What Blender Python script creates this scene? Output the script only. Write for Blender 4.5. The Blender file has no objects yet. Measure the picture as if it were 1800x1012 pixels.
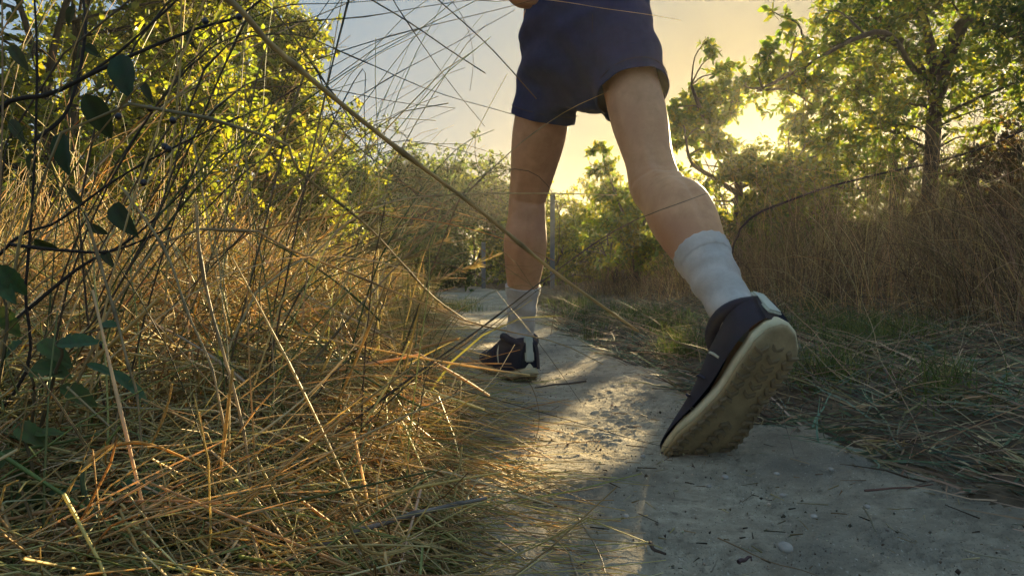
import bpy, bmesh, math, random
import numpy as np
from mathutils import Vector, Matrix

rng = np.random.default_rng(11)
random.seed(11)
S = bpy.context.scene
COL = S.collection
R = math.radians

# ------------------------------------------------------------------ camera
CAM_H = 0.295
FPX = 1200.0            # focal length in photo pixels (1800 wide)
HORIZON = 470.0
cam_d = bpy.data.cameras.new('camera')
cam_d.sensor_width = 36.0
cam_d.lens = 24.0
cam_d.clip_start = 0.02
cam_d.clip_end = 600
cam = bpy.data.objects.new('camera', cam_d)
COL.objects.link(cam)
PITCH = math.atan((HORIZON - 506.0) / FPX)
cam.location = (0, 0, CAM_H)
cam.rotation_euler = (R(90) + PITCH, 0, 0)
S.camera = cam
_cp, _sp = math.cos(PITCH), math.sin(PITCH)


def P(px, py, d):
    """world point seen at photo pixel (px, py), d metres ahead of the camera"""
    u, v = (px - 900.0) / FPX, (506.0 - py) / FPX
    dy, dz = _cp - v * _sp, _sp + v * _cp
    k = d / dy
    return np.array([u * k, d, CAM_H + dz * k])


# ------------------------------------------------------------------ sky, sun
SUN_EL, SUN_AZ = 10.8, 19.9      # degrees above the horizon, degrees right of straight ahead
w = bpy.data.worlds.new('World')
S.world = w
w.use_nodes = True
nt = w.node_tree
nt.nodes.clear()
n_out = nt.nodes.new('ShaderNodeOutputWorld')
n_bg = nt.nodes.new('ShaderNodeBackground')
n_sky = nt.nodes.new('ShaderNodeTexSky')
n_sky.sky_type = 'NISHITA'
n_sky.sun_disc = False
n_sky.sun_elevation = R(SUN_EL)
n_sky.sun_rotation = R(SUN_AZ)
n_sky.altitude = 0
n_sky.air_density = 1.0
n_sky.dust_density = 2.2
n_sky.ozone_density = 1.0
n_bg.inputs['Strength'].default_value = 0.06
# the evening air greys the blue and yellows the glare: colour follows the sky's own brightness, everywhere alike
n_lum = nt.nodes.new('ShaderNodeRGBToBW')
nt.links.new(n_sky.outputs[0], n_lum.inputs[0])
n_sc = nt.nodes.new('ShaderNodeMath'); n_sc.operation = 'MULTIPLY'; n_sc.inputs[1].default_value = 1.0 / 80.0
nt.links.new(n_lum.outputs[0], n_sc.inputs[0])
n_pw = nt.nodes.new('ShaderNodeMath'); n_pw.operation = 'POWER'; n_pw.inputs[1].default_value = 0.5
nt.links.new(n_sc.outputs[0], n_pw.inputs[0])
n_rp = nt.nodes.new('ShaderNodeValToRGB')
SKY_RAMP = [(0.0, (1.0, 1.5, 2.1)), (0.106, (1.0, 1.5, 2.1)), (0.24, (0.62, 0.93, 1.22)), (0.34, (0.68, 0.9, 1.06)), (0.45, (0.78, 0.84, 0.76)), (0.6, (0.84, 0.77, 0.52)), (0.72, (1.15, 0.98, 0.58)), (1.0, (3.6, 2.9, 1.4))]
el = n_rp.color_ramp.elements
while len(el) < len(SKY_RAMP): el.new(0.5)
for e_, (p_, c_) in zip(el, SKY_RAMP):
    e_.position = p_; e_.color = (*[v / 10.0 for v in c_], 1)
nt.links.new(n_pw.outputs[0], n_rp.inputs[0])
n_x = nt.nodes.new('ShaderNodeMix'); n_x.data_type = 'RGBA'; n_x.blend_type = 'MULTIPLY'; n_x.inputs['Factor'].default_value = 1
n_x.inputs['B'].default_value = (10, 10, 10, 1)
nt.links.new(n_rp.outputs[0], n_x.inputs['A'])
nt.links.new(n_x.outputs['Result'], n_bg.inputs[0])
nt.links.new(n_bg.outputs[0], n_out.inputs[0])

sun_d = bpy.data.lights.new('sun', 'SUN')
sun_d.energy = 4.6
sun_d.angle = R(0.6)
sun_d.color = (1.0, 0.76, 0.40)
sun = bpy.data.objects.new('sun', sun_d)
COL.objects.link(sun)
sdir = Vector((math.sin(R(SUN_AZ)) * math.cos(R(SUN_EL)), math.cos(R(SUN_AZ)) * math.cos(R(SUN_EL)), math.sin(R(SUN_EL))))
sun.rotation_euler = sdir.to_track_quat('Z', 'Y').to_euler()
sun.location = sdir * 30

S.view_settings.view_transform = 'Standard'
S.view_settings.look = 'None'
S.view_settings.exposure = 2.62
S.view_settings.gamma = 1.0
S.view_settings.use_curve_mapping = False
S.render.engine = 'CYCLES'
cy = S.cycles
cy.max_bounces = 7
cy.diffuse_bounces = 5
cy.glossy_bounces = 1
cy.transmission_bounces = 3
cy.transparent_max_bounces = 4
cy.volume_bounces = 0
cy.caustics_reflective = False
cy.caustics_refractive = False
cy.use_denoising = True
S.render.use_motion_blur = False


# ------------------------------------------------------------------ helpers
def fbm(x, y, seed, scale, octs=4, rough=0.55):
    r = np.random.default_rng(seed)
    out = np.zeros_like(x, dtype=float)
    amp, f = 1.0, 1.0 / scale
    for _ in range(octs):
        for _k in range(5):
            a = r.uniform(0, math.tau)
            ff = f * r.uniform(0.7, 1.4)
            out += amp * 0.45 * np.sin((x * math.cos(a) + y * math.sin(a)) * ff * math.tau + r.uniform(0, math.tau))
        amp *= rough
        f *= 2.0
    return out


def mesh_np(name, verts, quads=None, tris=None, cols=None, smooth=True):
    me = bpy.data.meshes.new(name)
    verts = np.asarray(verts, dtype=np.float32).reshape(-1, 3)
    me.vertices.add(len(verts))
    me.vertices.foreach_set('co', verts.ravel())
    li, ls = [], []
    off = 0
    if quads is not None and len(quads):
        q = np.asarray(quads, dtype=np.int32)
        li.append(q.ravel()); ls.append(np.arange(len(q)) * 4 + off); off += q.size
    if tris is not None and len(tris):
        t = np.asarray(tris, dtype=np.int32)
        li.append(t.ravel()); ls.append(np.arange(len(t)) * 3 + off); off += t.size
    li = np.concatenate(li).astype(np.int32); ls = np.concatenate(ls).astype(np.int32)
    me.loops.add(len(li)); me.polygons.add(len(ls))
    me.loops.foreach_set('vertex_index', li)
    me.polygons.foreach_set('loop_start', ls)
    if smooth:
        me.polygons.foreach_set('use_smooth', np.ones(len(ls), dtype=bool))
    me.update(calc_edges=True)
    me.validate()
    if cols is not None:
        a = me.color_attributes.new('col', 'FLOAT_COLOR', 'POINT')
        c = np.ones((len(verts), 4), dtype=np.float32)
        c[:, :3] = np.asarray(cols, dtype=np.float32).reshape(-1, 3)
        a.data.foreach_set('color', c.ravel())
    return me


def add(name, me, mat=None, parent=None, kind=None, label=None, cat=None, group=None):
    o = bpy.data.objects.new(name, me)
    COL.objects.link(o)
    if mat is not None and me is not None and len(me.materials) == 0:
        me.materials.append(mat)
    if parent is not None:
        o.parent = parent
    tag(o, label, cat, group, kind)
    return o


def tag(o, label=None, cat=None, group=None, kind=None):
    if label: o['label'] = label
    if cat: o['category'] = cat
    if group: o['group'] = group
    if kind: o['kind'] = kind
    return o


def thing(name, label, cat, loc=(0, 0, 0), group=None):
    o = bpy.data.objects.new(name, None)
    o.empty_display_size = 0.05
    COL.objects.link(o)
    o.location = tuple(float(v) for v in loc)
    return tag(o, label, cat, group)


def unit(v):
    return v / np.maximum(np.linalg.norm(v, axis=-1, keepdims=True), 1e-9)


def catmull(pts, n):
    pts = np.asarray(pts, dtype=float)
    if len(pts) == 2:
        t = np.linspace(0, 1, n)[:, None]
        return pts[0] * (1 - t) + pts[1] * t
    p = np.vstack([2 * pts[0] - pts[1], pts, 2 * pts[-1] - pts[-2]])
    m = len(pts) - 1
    out = []
    for s in np.linspace(0, m - 1e-6, n):
        i = int(s); t = s - i
        a, b, c, d = p[i], p[i + 1], p[i + 2], p[i + 3]
        out.append(0.5 * (2 * b + (c - a) * t + (2 * a - 5 * b + 4 * c - d) * t * t + (3 * b - a - 3 * c + d) * t ** 3))
    return np.array(out)


def tubes(curves, radii, cols, sides=3, flat=None):
    """curves (N,K,3), radii (N,K), cols (N,3) or (N,K,3) -> verts, quads, cols. sides=2 makes a blade (ribbon)"""
    N, K, _ = curves.shape
    T = unit(np.gradient(curves, axis=1))
    ref = unit(rng.normal(size=(N, 1, 3)))
    if flat is not None:
        ref = flat.reshape(N, 1, 3)
    A = unit(np.cross(T, np.broadcast_to(ref, T.shape)))
    B = np.cross(T, A)
    ang = np.arange(sides) / sides * math.tau
    V = curves[:, :, None, :] + radii[:, :, None, None] * (A[:, :, None, :] * np.cos(ang)[None, None, :, None] + B[:, :, None, :] * np.sin(ang)[None, None, :, None])
    idx = np.arange(N * K * sides).reshape(N, K, sides)
    if sides == 2:
        q = np.stack([idx[:, :-1, 0], idx[:, :-1, 1], idx[:, 1:, 1], idx[:, 1:, 0]], -1).reshape(-1, 4)
    else:
        nx = np.roll(idx, -1, axis=2)
        q = np.stack([idx[:, :-1], nx[:, :-1], nx[:, 1:], idx[:, 1:]], -1).reshape(-1, 4)
    if cols.ndim == 2:
        cols = np.repeat(cols[:, None, :], K, axis=1)
    C = np.repeat(cols[:, :, None, :], sides, axis=2)
    return V.reshape(-1, 3), q, C.reshape(-1, 3)


class Batch:
    def __init__(self):
        self.v, self.q, self.c, self.n = [], [], [], 0

    def put(self, v, q, c):
        self.v.append(v); self.q.append(q + self.n); self.c.append(c); self.n += len(v)

    def mesh(self, name, smooth=True):
        return mesh_np(name, np.concatenate(self.v), np.concatenate(self.q), None, np.concatenate(self.c), smooth)


def leaves(pos, d, nrm, L, W, cols, fold=0.18, curl=0.12):
    """N folded leaves, two quads each"""
    N = len(pos)
    d = unit(d)
    s = unit(np.cross(d, nrm))
    n = np.cross(s, d)
    L = np.broadcast_to(L, (N,)).reshape(N, 1); W = np.broadcast_to(W, (N,)).reshape(N, 1)
    b = pos
    t = pos + d * L - n * L * curl
    r1 = pos + d * L * 0.28 + s * W * 0.46 + n * W * fold
    r2 = pos + d * L * 0.66 + s * W * 0.42 + n * W * fold - n * L * curl * 0.4
    l1 = pos + d * L * 0.28 - s * W * 0.46 + n * W * fold
    l2 = pos + d * L * 0.66 - s * W * 0.42 + n * W * fold - n * L * curl * 0.4
    V = np.stack([b, r1, r2, t, l2, l1], 1)
    i = np.arange(N * 6).reshape(N, 6)
    q = np.concatenate([i[:, [0, 1, 2, 3]], i[:, [0, 3, 4, 5]]])
    return V.reshape(-1, 3), q, np.repeat(cols[:, None, :], 6, 1).reshape(-1, 3)


def pick(pal, n, jit=0.15, weights=None):
    pal = np.asarray(pal, dtype=float)
    i = rng.choice(len(pal), n, p=weights)
    c = pal[i] * rng.uniform(1 - jit * 1.6, 1 + jit * 1.6, (n, 1)) * rng.uniform(1 - jit * 0.5, 1 + jit * 0.5, (n, 3))
    return np.clip(c, 0.004, 0.9)


# ------------------------------------------------------------------ materials
def new_mat(name):
    m = bpy.data.materials.new(name)
    m.use_nodes = True
    m.node_tree.nodes.clear()
    return m, m.node_tree.nodes, m.node_tree.links


def veg_mat(name, trans=0.35, tint=(1.25, 1.2, 0.6), rough=0.6, spec=0.25):
    """colour from each stem's or leaf's own colour; some light passes through"""
    m, N, Lk = new_mat(name)
    out = N.new('ShaderNodeOutputMaterial')
    at = N.new('ShaderNodeAttribute'); at.attribute_name = 'col'
    tc = N.new('ShaderNodeTexCoord')
    no = N.new('ShaderNodeTexNoise'); no.inputs['Scale'].default_value = 55; no.inputs['Detail'].default_value = 3
    Lk.new(tc.outputs['Object'], no.inputs['Vector'])
    mr = N.new('ShaderNodeMapRange'); mr.inputs['To Min'].default_value = 0.62; mr.inputs['To Max'].default_value = 1.4
    Lk.new(no.outputs['Fac'], mr.inputs['Value'])
    mu = N.new('ShaderNodeMix'); mu.data_type = 'RGBA'; mu.blend_type = 'MULTIPLY'; mu.inputs['Factor'].default_value = 1
    Lk.new(at.outputs['Color'], mu.inputs['A']); Lk.new(mr.outputs['Result'], mu.inputs['B'])
    pb = N.new('ShaderNodeBsdfPrincipled')
    pb.inputs['Roughness'].default_value = rough
    pb.inputs['Specular IOR Level'].default_value = spec
    Lk.new(mu.outputs['Result'], pb.inputs['Base Color'])
    tr = N.new('ShaderNodeBsdfTranslucent')
    m2 = N.new('ShaderNodeMix'); m2.data_type = 'RGBA'; m2.blend_type = 'MULTIPLY'; m2.inputs['Factor'].default_value = 1
    m2.inputs['B'].default_value = (*tint, 1)
    Lk.new(mu.outputs['Result'], m2.inputs['A'])
    Lk.new(m2.outputs['Result'], tr.inputs['Color'])
    mx = N.new('ShaderNodeMixShader'); mx.inputs[0].default_value = trans
    Lk.new(pb.outputs[0], mx.inputs[1]); Lk.new(tr.outputs[0], mx.inputs[2])
    Lk.new(mx.outputs[0], out.inputs['Surface'])
    return m


def surf_mat(name, c1, c2, scale=8.0, rough=0.8, bump=0.3, bscale=60.0, bdist=0.004, spec=0.2, detail=8, c3=None, scale3=1.0, stretch=None, sheen=0):
    m, N, Lk = new_mat(name)
    out = N.new('ShaderNodeOutputMaterial')
    pb = N.new('ShaderNodeBsdfPrincipled')
    pb.inputs['Roughness'].default_value = rough
    pb.inputs['Specular IOR Level'].default_value = spec
    if sheen: pb.inputs['Sheen Weight'].default_value = sheen
    tc = N.new('ShaderNodeTexCoord')
    mp = N.new('ShaderNodeMapping')
    if stretch: mp.inputs['Scale'].default_value = stretch
    Lk.new(tc.outputs['Object'], mp.inputs['Vector'])
    no = N.new('ShaderNodeTexNoise'); no.inputs['Scale'].default_value = scale; no.inputs['Detail'].default_value = detail; no.inputs['Roughness'].default_value = 0.65
    Lk.new(mp.outputs['Vector'], no.inputs['Vector'])
    cr = N.new('ShaderNodeValToRGB')
    cr.color_ramp.elements[0].position = 0.32; cr.color_ramp.elements[0].color = (*c1, 1)
    cr.color_ramp.elements[1].position = 0.68; cr.color_ramp.elements[1].color = (*c2, 1)
    Lk.new(no.outputs['Fac'], cr.inputs['Fac'])
    colout = cr.outputs['Color']
    if c3 is not None:
        n3 = N.new('ShaderNodeTexNoise'); n3.inputs['Scale'].default_value = scale3; n3.inputs['Detail'].default_value = 5
        Lk.new(mp.outputs['Vector'], n3.inputs['Vector'])
        r3 = N.new('ShaderNodeMapRange'); r3.inputs['From Min'].default_value = 0.5; r3.inputs['From Max'].default_value = 0.68
        Lk.new(n3.outputs['Fac'], r3.inputs['Value'])
        mx = N.new('ShaderNodeMix'); mx.data_type = 'RGBA'
        mx.inputs['B'].default_value = (*c3, 1)
        Lk.new(r3.outputs['Result'], mx.inputs['Factor']); Lk.new(colout, mx.inputs['A'])
        colout = mx.outputs['Result']
    Lk.new(colout, pb.inputs['Base Color'])
    if bump:
        nb = N.new('ShaderNodeTexNoise'); nb.inputs['Scale'].default_value = bscale; nb.inputs['Detail'].default_value = 8; nb.inputs['Roughness'].default_value = 0.7
        Lk.new(mp.outputs['Vector'], nb.inputs['Vector'])
        bp = N.new('ShaderNodeBump'); bp.inputs['Strength'].default_value = bump; bp.inputs['Distance'].default_value = bdist
        Lk.new(nb.outputs['Fac'], bp.inputs['Height']); Lk.new(bp.outputs[0], pb.inputs['Normal'])
    Lk.new(pb.outputs[0], out.inputs['Surface'])
    return m


M_STRAW = veg_mat('straw', 0.36, (1.2, 1.1, 0.6), 0.5, 0.3)
M_LEAF = veg_mat('leaf', 0.56, (1.4, 1.32, 0.42), 0.5, 0.3)
M_LEAF_THICK = veg_mat('thick_leaf', 0.2, (1.3, 1.35, 0.5), 0.65, 0.15)
M_GRASS = veg_mat('grass_blade', 0.35, (1.3, 1.25, 0.5), 0.5, 0.3)
M_TWIG = veg_mat('twig', 0.03, (1, 1, 1), 0.8, 0.15)
M_BARK = surf_mat('bark', (0.035, 0.03, 0.022), (0.13, 0.11, 0.085), 14, 0.9, 0.9, 26, 0.02, stretch=(1, 1, 0.25))
M_PATH = surf_mat('sandy_dirt', (0.29, 0.255, 0.185), (0.55, 0.485, 0.355), 38, 0.95, 1.0, 210, 0.008, 0.1, 12, (0.235, 0.215, 0.17), 3.1)
M_SOIL = surf_mat('litter_soil', (0.05, 0.038, 0.026), (0.22, 0.17, 0.11), 18, 0.95, 0.9, 45, 0.02, 0.1, 10, (0.05, 0.055, 0.022), 1.4)
_pn, _pl = M_PATH.node_tree.nodes, M_PATH.node_tree.links      # grains: dark and pale specks in the sand
_pb = [n_ for n_ in _pn if n_.type == 'BSDF_PRINCIPLED'][0]
_src = _pb.inputs['Base Color'].links[0].from_socket
_tc = [n_ for n_ in _pn if n_.type == 'TEX_COORD'][0]
for _sc, _lo, _hi, _c in ((420, 0.60, 0.70, (0.09, 0.075, 0.055)), (300, 0.64, 0.72, (0.66, 0.62, 0.52)), (5.5, 0.48, 0.72, (0.17, 0.15, 0.115)), (70, 0.58, 0.74, (0.16, 0.135, 0.10))):
    _n = _pn.new('ShaderNodeTexNoise'); _n.inputs['Scale'].default_value = _sc; _n.inputs['Detail'].default_value = 3 if _sc > 100 else 9
    _pl.new(_tc.outputs['Object'], _n.inputs['Vector'])
    _m = _pn.new('ShaderNodeMapRange'); _m.inputs['From Min'].default_value = _lo; _m.inputs['From Max'].default_value = _hi; _m.inputs['To Max'].default_value = 0.75
    _pl.new(_n.outputs['Fac'], _m.inputs['Value'])
    _x = _pn.new('ShaderNodeMix'); _x.data_type = 'RGBA'; _x.inputs['B'].default_value = (*_c, 1)
    _pl.new(_m.outputs['Result'], _x.inputs['Factor']); _pl.new(_src, _x.inputs['A']); _src = _x.outputs['Result']
_pl.new(_src, _pb.inputs['Base Color'])
M_STONE = surf_mat('pebble', (0.2, 0.18, 0.15), (0.42, 0.39, 0.34), 30, 0.8, 0.3, 150, 0.002)
M_METAL = surf_mat('painted_metal', (0.05, 0.08, 0.10), (0.10, 0.14, 0.17), 9, 0.5, 0.15, 80, 0.002, 0.5)
M_SKIN = surf_mat('skin', (0.36, 0.18, 0.088), (0.49, 0.265, 0.14), 34, 0.52, 0.35, 320, 0.002, 0.3, 12, (0.39, 0.185, 0.095), 9.0)
M_SHORTS = surf_mat('navy_cloth', (0.011, 0.022, 0.066), (0.018, 0.033, 0.09), 40, 0.9, 0.35, 700, 0.0008, 0.08)
M_SHIRT = surf_mat('dark_shirt_cloth', (0.018, 0.024, 0.046), (0.03, 0.038, 0.066), 30, 0.9, 0.3, 600, 0.0008, 0.15)
M_SOCK = surf_mat('white_knit', (0.31, 0.295, 0.265), (0.48, 0.465, 0.43), 18, 0.95, 0.4, 500, 0.001, 0.1)
M_LUG = surf_mat('dark_lug_rubber', (0.09, 0.066, 0.038), (0.24, 0.18, 0.10), 30, 0.8, 0.3, 200, 0.001, 0.2)
M_UPPER = surf_mat('black_mesh', (0.004, 0.007, 0.018), (0.011, 0.016, 0.036), 30, 0.75, 0.5, 420, 0.001, 0.25)
M_MID = surf_mat('cream_foam', (0.42, 0.37, 0.22), (0.58, 0.52, 0.34), 22, 0.75, 0.25, 150, 0.001, 0.25)
M_OUT = surf_mat('dusty_brown_rubber', (0.17, 0.125, 0.065), (0.40, 0.31, 0.16), 14, 0.8, 0.4, 200, 0.001, 0.2)
M_TAB = surf_mat('grey_green_fabric', (0.3, 0.33, 0.27), (0.42, 0.45, 0.37), 30, 0.85, 0.3, 300, 0.001)
M_HAIR = surf_mat('hair', (0.02, 0.013, 0.008), (0.05, 0.033, 0.02), 60, 0.6, 0.8, 180, 0.004, stretch=(1, 1, 0.2))
M_EYE = surf_mat('eye', (0.6, 0.58, 0.55), (0.75, 0.73, 0.7), 10, 0.2, 0)
M_BERRY = surf_mat('black_berry', (0.006, 0.006, 0.01), (0.02, 0.016, 0.02), 40, 0.35, 0.2, 100, 0.001, 0.5)
M_FLOWER = surf_mat('yellow_petal', (0.7, 0.5, 0.02), (0.8, 0.62, 0.05), 40, 0.6, 0)

# ------------------------------------------------------------------ ground
PATH_Y = np.array([-60, -3, 0.2, 0.8, 1.3, 2.0, 3.2, 4.2, 6.0, 8.0, 10.0, 13.0, 17.0, 25, 60])
PATH_L = np.array([.1, 0.1, -0.07, -0.08, -0.13, -0.24, -0.34, -0.42, -0.62, -1.0, -1.5, -2.6, -4.6, -9, -30])
PATH_R = np.array([.9, 0.8, 0.74, 0.66, 0.50, 0.42, 0.30, 0.26, 0.2, 0.0, -0.4, -1.4, -3.4, -7.5, -28])


def path_edges(y):
    return np.interp(y, PATH_Y, PATH_L), np.interp(y, PATH_Y, PATH_R)


def sstep(a, b, x):
    t = np.clip((x - a) / (b - a), 0, 1)
    return t * t * (3 - 2 * t)


def hground(x, y):
    """height of the land outside the path's own surface"""
    l, r = path_edges(y)
    near = np.exp(-((np.asarray(y)) / 25.0) ** 2)
    hl = 0.05 * sstep(0, 0.25, l - x) + 0.16 * sstep(0.3, 3.0, l - x) * near
    hr = 0.035 * sstep(0, 0.3, x - r) + 0.34 * sstep(0.35, 3.2, x - r) * near
    return hl + hr + 0.012 * fbm(x, y, 5, 1.3, 3) * (1 - np.exp(-((np.asarray(x) ** 2) / 4)))


def axis(a0, a1, fine0, fine1, fs, grow=1.16):
    c = list(np.arange(fine0, fine1, fs))
    s = fs; v = fine1
    while v < a1:
        c.append(v); s *= grow; v += s
    c.append(a1)
    s = fs; v = fine0 - fs
    while v > a0:
        c.insert(0, v); s *= grow; v -= s
    c.insert(0, a0)
    return np.array(c)


def grid_mesh(name, X, Y, Z, mat, **kw):
    ny, nx = X.shape
    i = np.arange(ny * nx).reshape(ny, nx)
    q = np.stack([i[:-1, :-1], i[:-1, 1:], i[1:, 1:], i[1:, :-1]], -1).reshape(-1, 4)
    return add(name, mesh_np(name, np.stack([X, Y, Z], -1), q), mat, **kw)


gx = axis(-70, 70, -2.5, 3.0, 0.04)
gy = axis(-45, 110, 0.0, 6.0, 0.04)
X, Y = np.meshgrid(gx, gy)
l, r = path_edges(Y)
inside = sstep(0.02, 0.14, X - l) * sstep(0.02, 0.14, r - X)
Z = hground(X, Y) - 0.05 * inside + 0.012 * fbm(X, Y, 8, 0.22, 4) * (np.abs(X) < 8) * (1 - inside)
ground = grid_mesh('ground', X, Y, Z, M_SOIL, kind='structure')

# the worn sandy path: its own surface, dipping below the soil at ragged edges
yy = axis(-20, 60, 0.35, 1.6, 0.0065, 1.05)
tt = np.linspace(-0.22, 1.22, 190)
T, Y = np.meshgrid(tt, yy)
l, r = path_edges(Y)
X = l + (r - l) * T
rag = 0.03 * fbm(X * 0 + np.where(T < 0.5, 0.0, 3.0), Y, 21, 0.5, 4)
ed = np.minimum(T, 1 - T) * (r - l) + rag
Z = 0.0028 * fbm(X, Y, 31, 0.45, 3) + 0.0009 * fbm(X, Y, 32, 0.09, 4, 0.7) + 0.0011 * fbm(X, Y, 33, 0.024, 2) * np.clip(0.6 + fbm(X, Y, 34, 0.3, 2), 0, 1.4)
Z = Z - 0.02 * np.clip(np.sin(np.clip((T - 0.12) / 0.76, 0, 1) * math.pi), 0, 1)  # worn hollow
Z = Z + hground(X, Y) * 0.5 + 0.004 - 0.05 * (1 - sstep(-0.14, 0.0, ed))


def imprint(Z, cx, cy, ax, ay, ang, k, dep):
    """tread of a shoe or tyre pressed into the dust"""
    ca, sa = math.cos(ang), math.sin(ang)
    u = (X - cx) * ca + (Y - cy) * sa
    v = -(X - cx) * sa + (Y - cy) * ca
    m = np.clip(1.3 - (u / ax) ** 2 - (v / ay) ** 2, 0, 1)
    wob = v + 0.006 * np.abs(np.sin(u / ax * 3))
    return Z + dep * m * np.sign(np.sin(wob * k)) * np.abs(np.sin(wob * k)) ** 0.5 - dep * 1.2 * m


for cx_, cy_, ax_, ay_, an_ in [(0.21, 0.72, 0.05, 0.13, 0.5), (0.335, 0.70, 0.045, 0.12, 0.15), (0.06, 0.86, 0.05, 0.13, 0.1), (0.55, 0.80, 0.05, 0.13, -0.2),  (0.33, 0.93, 0.05, 0.13, 0.3), (0.45, 0.72, 0.05, 0.13, 0.45), (0.13, 1.2, 0.05, 0.13, 0.2), (0.3, 1.5, 0.05, 0.13, -0.1)]:
    Z = imprint(Z, cx_, cy_, ax_, ay_, an_, 420, 0.0034)
dirt_path = grid_mesh('dirt_path', X, Y, Z, M_PATH, kind='structure')


def hland(x, y):
    l, r = path_edges(y)
    ins = (x > l) & (x < r)
    return np.where(ins, 0.0, hground(x, y))


# gaps through the vegetation towards the low sun, where its flecks reach the path
SUNV = np.array(sdir)
GAPS = [(P(px, py, (CAM_H - .005) * FPX / (py - HORIZON)), rr) for px, py, rr in
        [(1075, 795, .075), (1045, 825, .06), (1150, 880, .055), (1130, 745, .05), (1005, 870, .07), (985, 905, .05), (1060, 700, .07), (930, 585, .12), (1010, 640, .08), (880, 560, .12), (1180, 655, .06), (960, 790, .06)]]


GAPS += [(np.array([rng.uniform(-.75, -.05), rng.uniform(.68, 1.9), rng.uniform(.1, .3)]), rng.uniform(.06, .1)) for _ in range(13)]
GAPS += [(np.array(c_), r_ * 1.15) for c_, r_ in [((-.12, .8, .1), .06), ((-.2, .7, .14), .06), ((-.3, .9, .2), .07), ((-.45, 1.0, .25), .07), ((-.1, 1.1, .1), .05), ((-.25, .6, .08), .05), ((-.16, .62, .06), .05), ((-.4, .75, .2), .05)]]


def in_gap(p, grow=0.0):
    p = np.asarray(p)
    hit = np.zeros(p.shape[:-1], dtype=bool)
    for c, rr in GAPS:
        v = p - c
        t = v @ SUNV
        dist = np.linalg.norm(v - t[..., None] * SUNV, axis=-1)
        hit |= (dist < rr * (1 + 0.2 * np.sin(t * 3.1)) + grow) & (t > 0.75)
    return hit


# ------------------------------------------------------------------ stem generators
def arc_stems(base, lean_dir, length, lean, K=7, wiggle=0.02, droop=0.5, first=0.35):
    """N curved stems: start upright-ish, bend along lean_dir"""
    N = len(base)
    s = np.linspace(0, 1, K)[None, :]
    a0 = lean[:, None] * (first + (1 - first) * s ** 1.0) + droop * lean[:, None] * s ** 2
    a0 = np.clip(a0, 0, 2.4)
    ds = length[:, None] / (K - 1)
    hx = np.cumsum(np.sin(a0) * ds, 1) - np.sin(a0) * ds
    hz = np.cumsum(np.cos(a0) * ds, 1) - np.cos(a0) * ds
    C = np.zeros((N, K, 3))
    C[:, :, 0] = base[:, None, 0] + np.cos(lean_dir)[:, None] * hx
    C[:, :, 1] = base[:, None, 1] + np.sin(lean_dir)[:, None] * hx
    C[:, :, 2] = base[:, None, 2] + hz
    C += np.cumsum(rng.normal(size=(N, K, 3)), 1) * wiggle * length[:, None, None] / K
    C[:, 0] = base
    return C


def taper(N, K, r0, r1):
    s = np.linspace(0, 1, K)[None, :]
    return np.asarray(r0).reshape(-1, 1) * (1 - s) + np.asarray(r1).reshape(-1, 1) * s


STRAW = [(0.60, 0.475, 0.215), (0.54, 0.415, 0.17), (0.66, 0.56, 0.32), (0.50, 0.38, 0.16), (0.44, 0.30, 0.12), (0.28, 0.17, 0.07), (0.42, 0.38, 0.14), (0.25, 0.28, 0.09), (0.62, 0.5, 0.25)]
OLIVE = [(0.16, 0.17, 0.05), (0.10, 0.13, 0.04), (0.22, 0.2, 0.08), (0.12, 0.09, 0.045), (0.3, 0.23, 0.1)]

# ------------------------------------------------------------------ trees and shrubs
GREEN = [(0.10, 0.155, 0.04), (0.14, 0.20, 0.04), (0.19, 0.23, 0.04), (0.08, 0.135, 0.05), (0.24, 0.24, 0.04)]
YGREEN = [(0.17, 0.205, 0.03), (0.225, 0.24, 0.035), (0.125, 0.165, 0.035), (0.28, 0.265, 0.04), (0.085, 0.12, 0.035)]
TEAL = [(0.08, 0.13, 0.06), (0.10, 0.145, 0.05), (0.14, 0.17, 0.05), (0.06, 0.10, 0.055)]
BROWN = [(0.28, 0.20, 0.12), (0.22, 0.15, 0.09), (0.36, 0.265, 0.15), (0.13, 0.09, 0.06), (0.46, 0.36, 0.22)]
M_DRY = veg_mat('weathered_stem', 0.42, (1.2, 1.05, 0.65), 0.7, 0.15)
M_MAT = veg_mat('flattened_blade', 0.1, (1, 1, 0.6), 0.6, 0.2)


def tube_one(batch, pts, r0, r1, col, n=14, sides=6, power=1.0, knots=0.0):
    c = catmull(pts, n)[None]
    s = np.linspace(0, 1, n)
    rad = r0 + (r1 - r0) * s ** power
    if knots:
        rad = rad * (1 + knots * rng.normal(size=n))
    v, q, cc = tubes(c, rad[None], np.array([col], dtype=float), sides)
    batch.put(v, q, cc)


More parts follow.
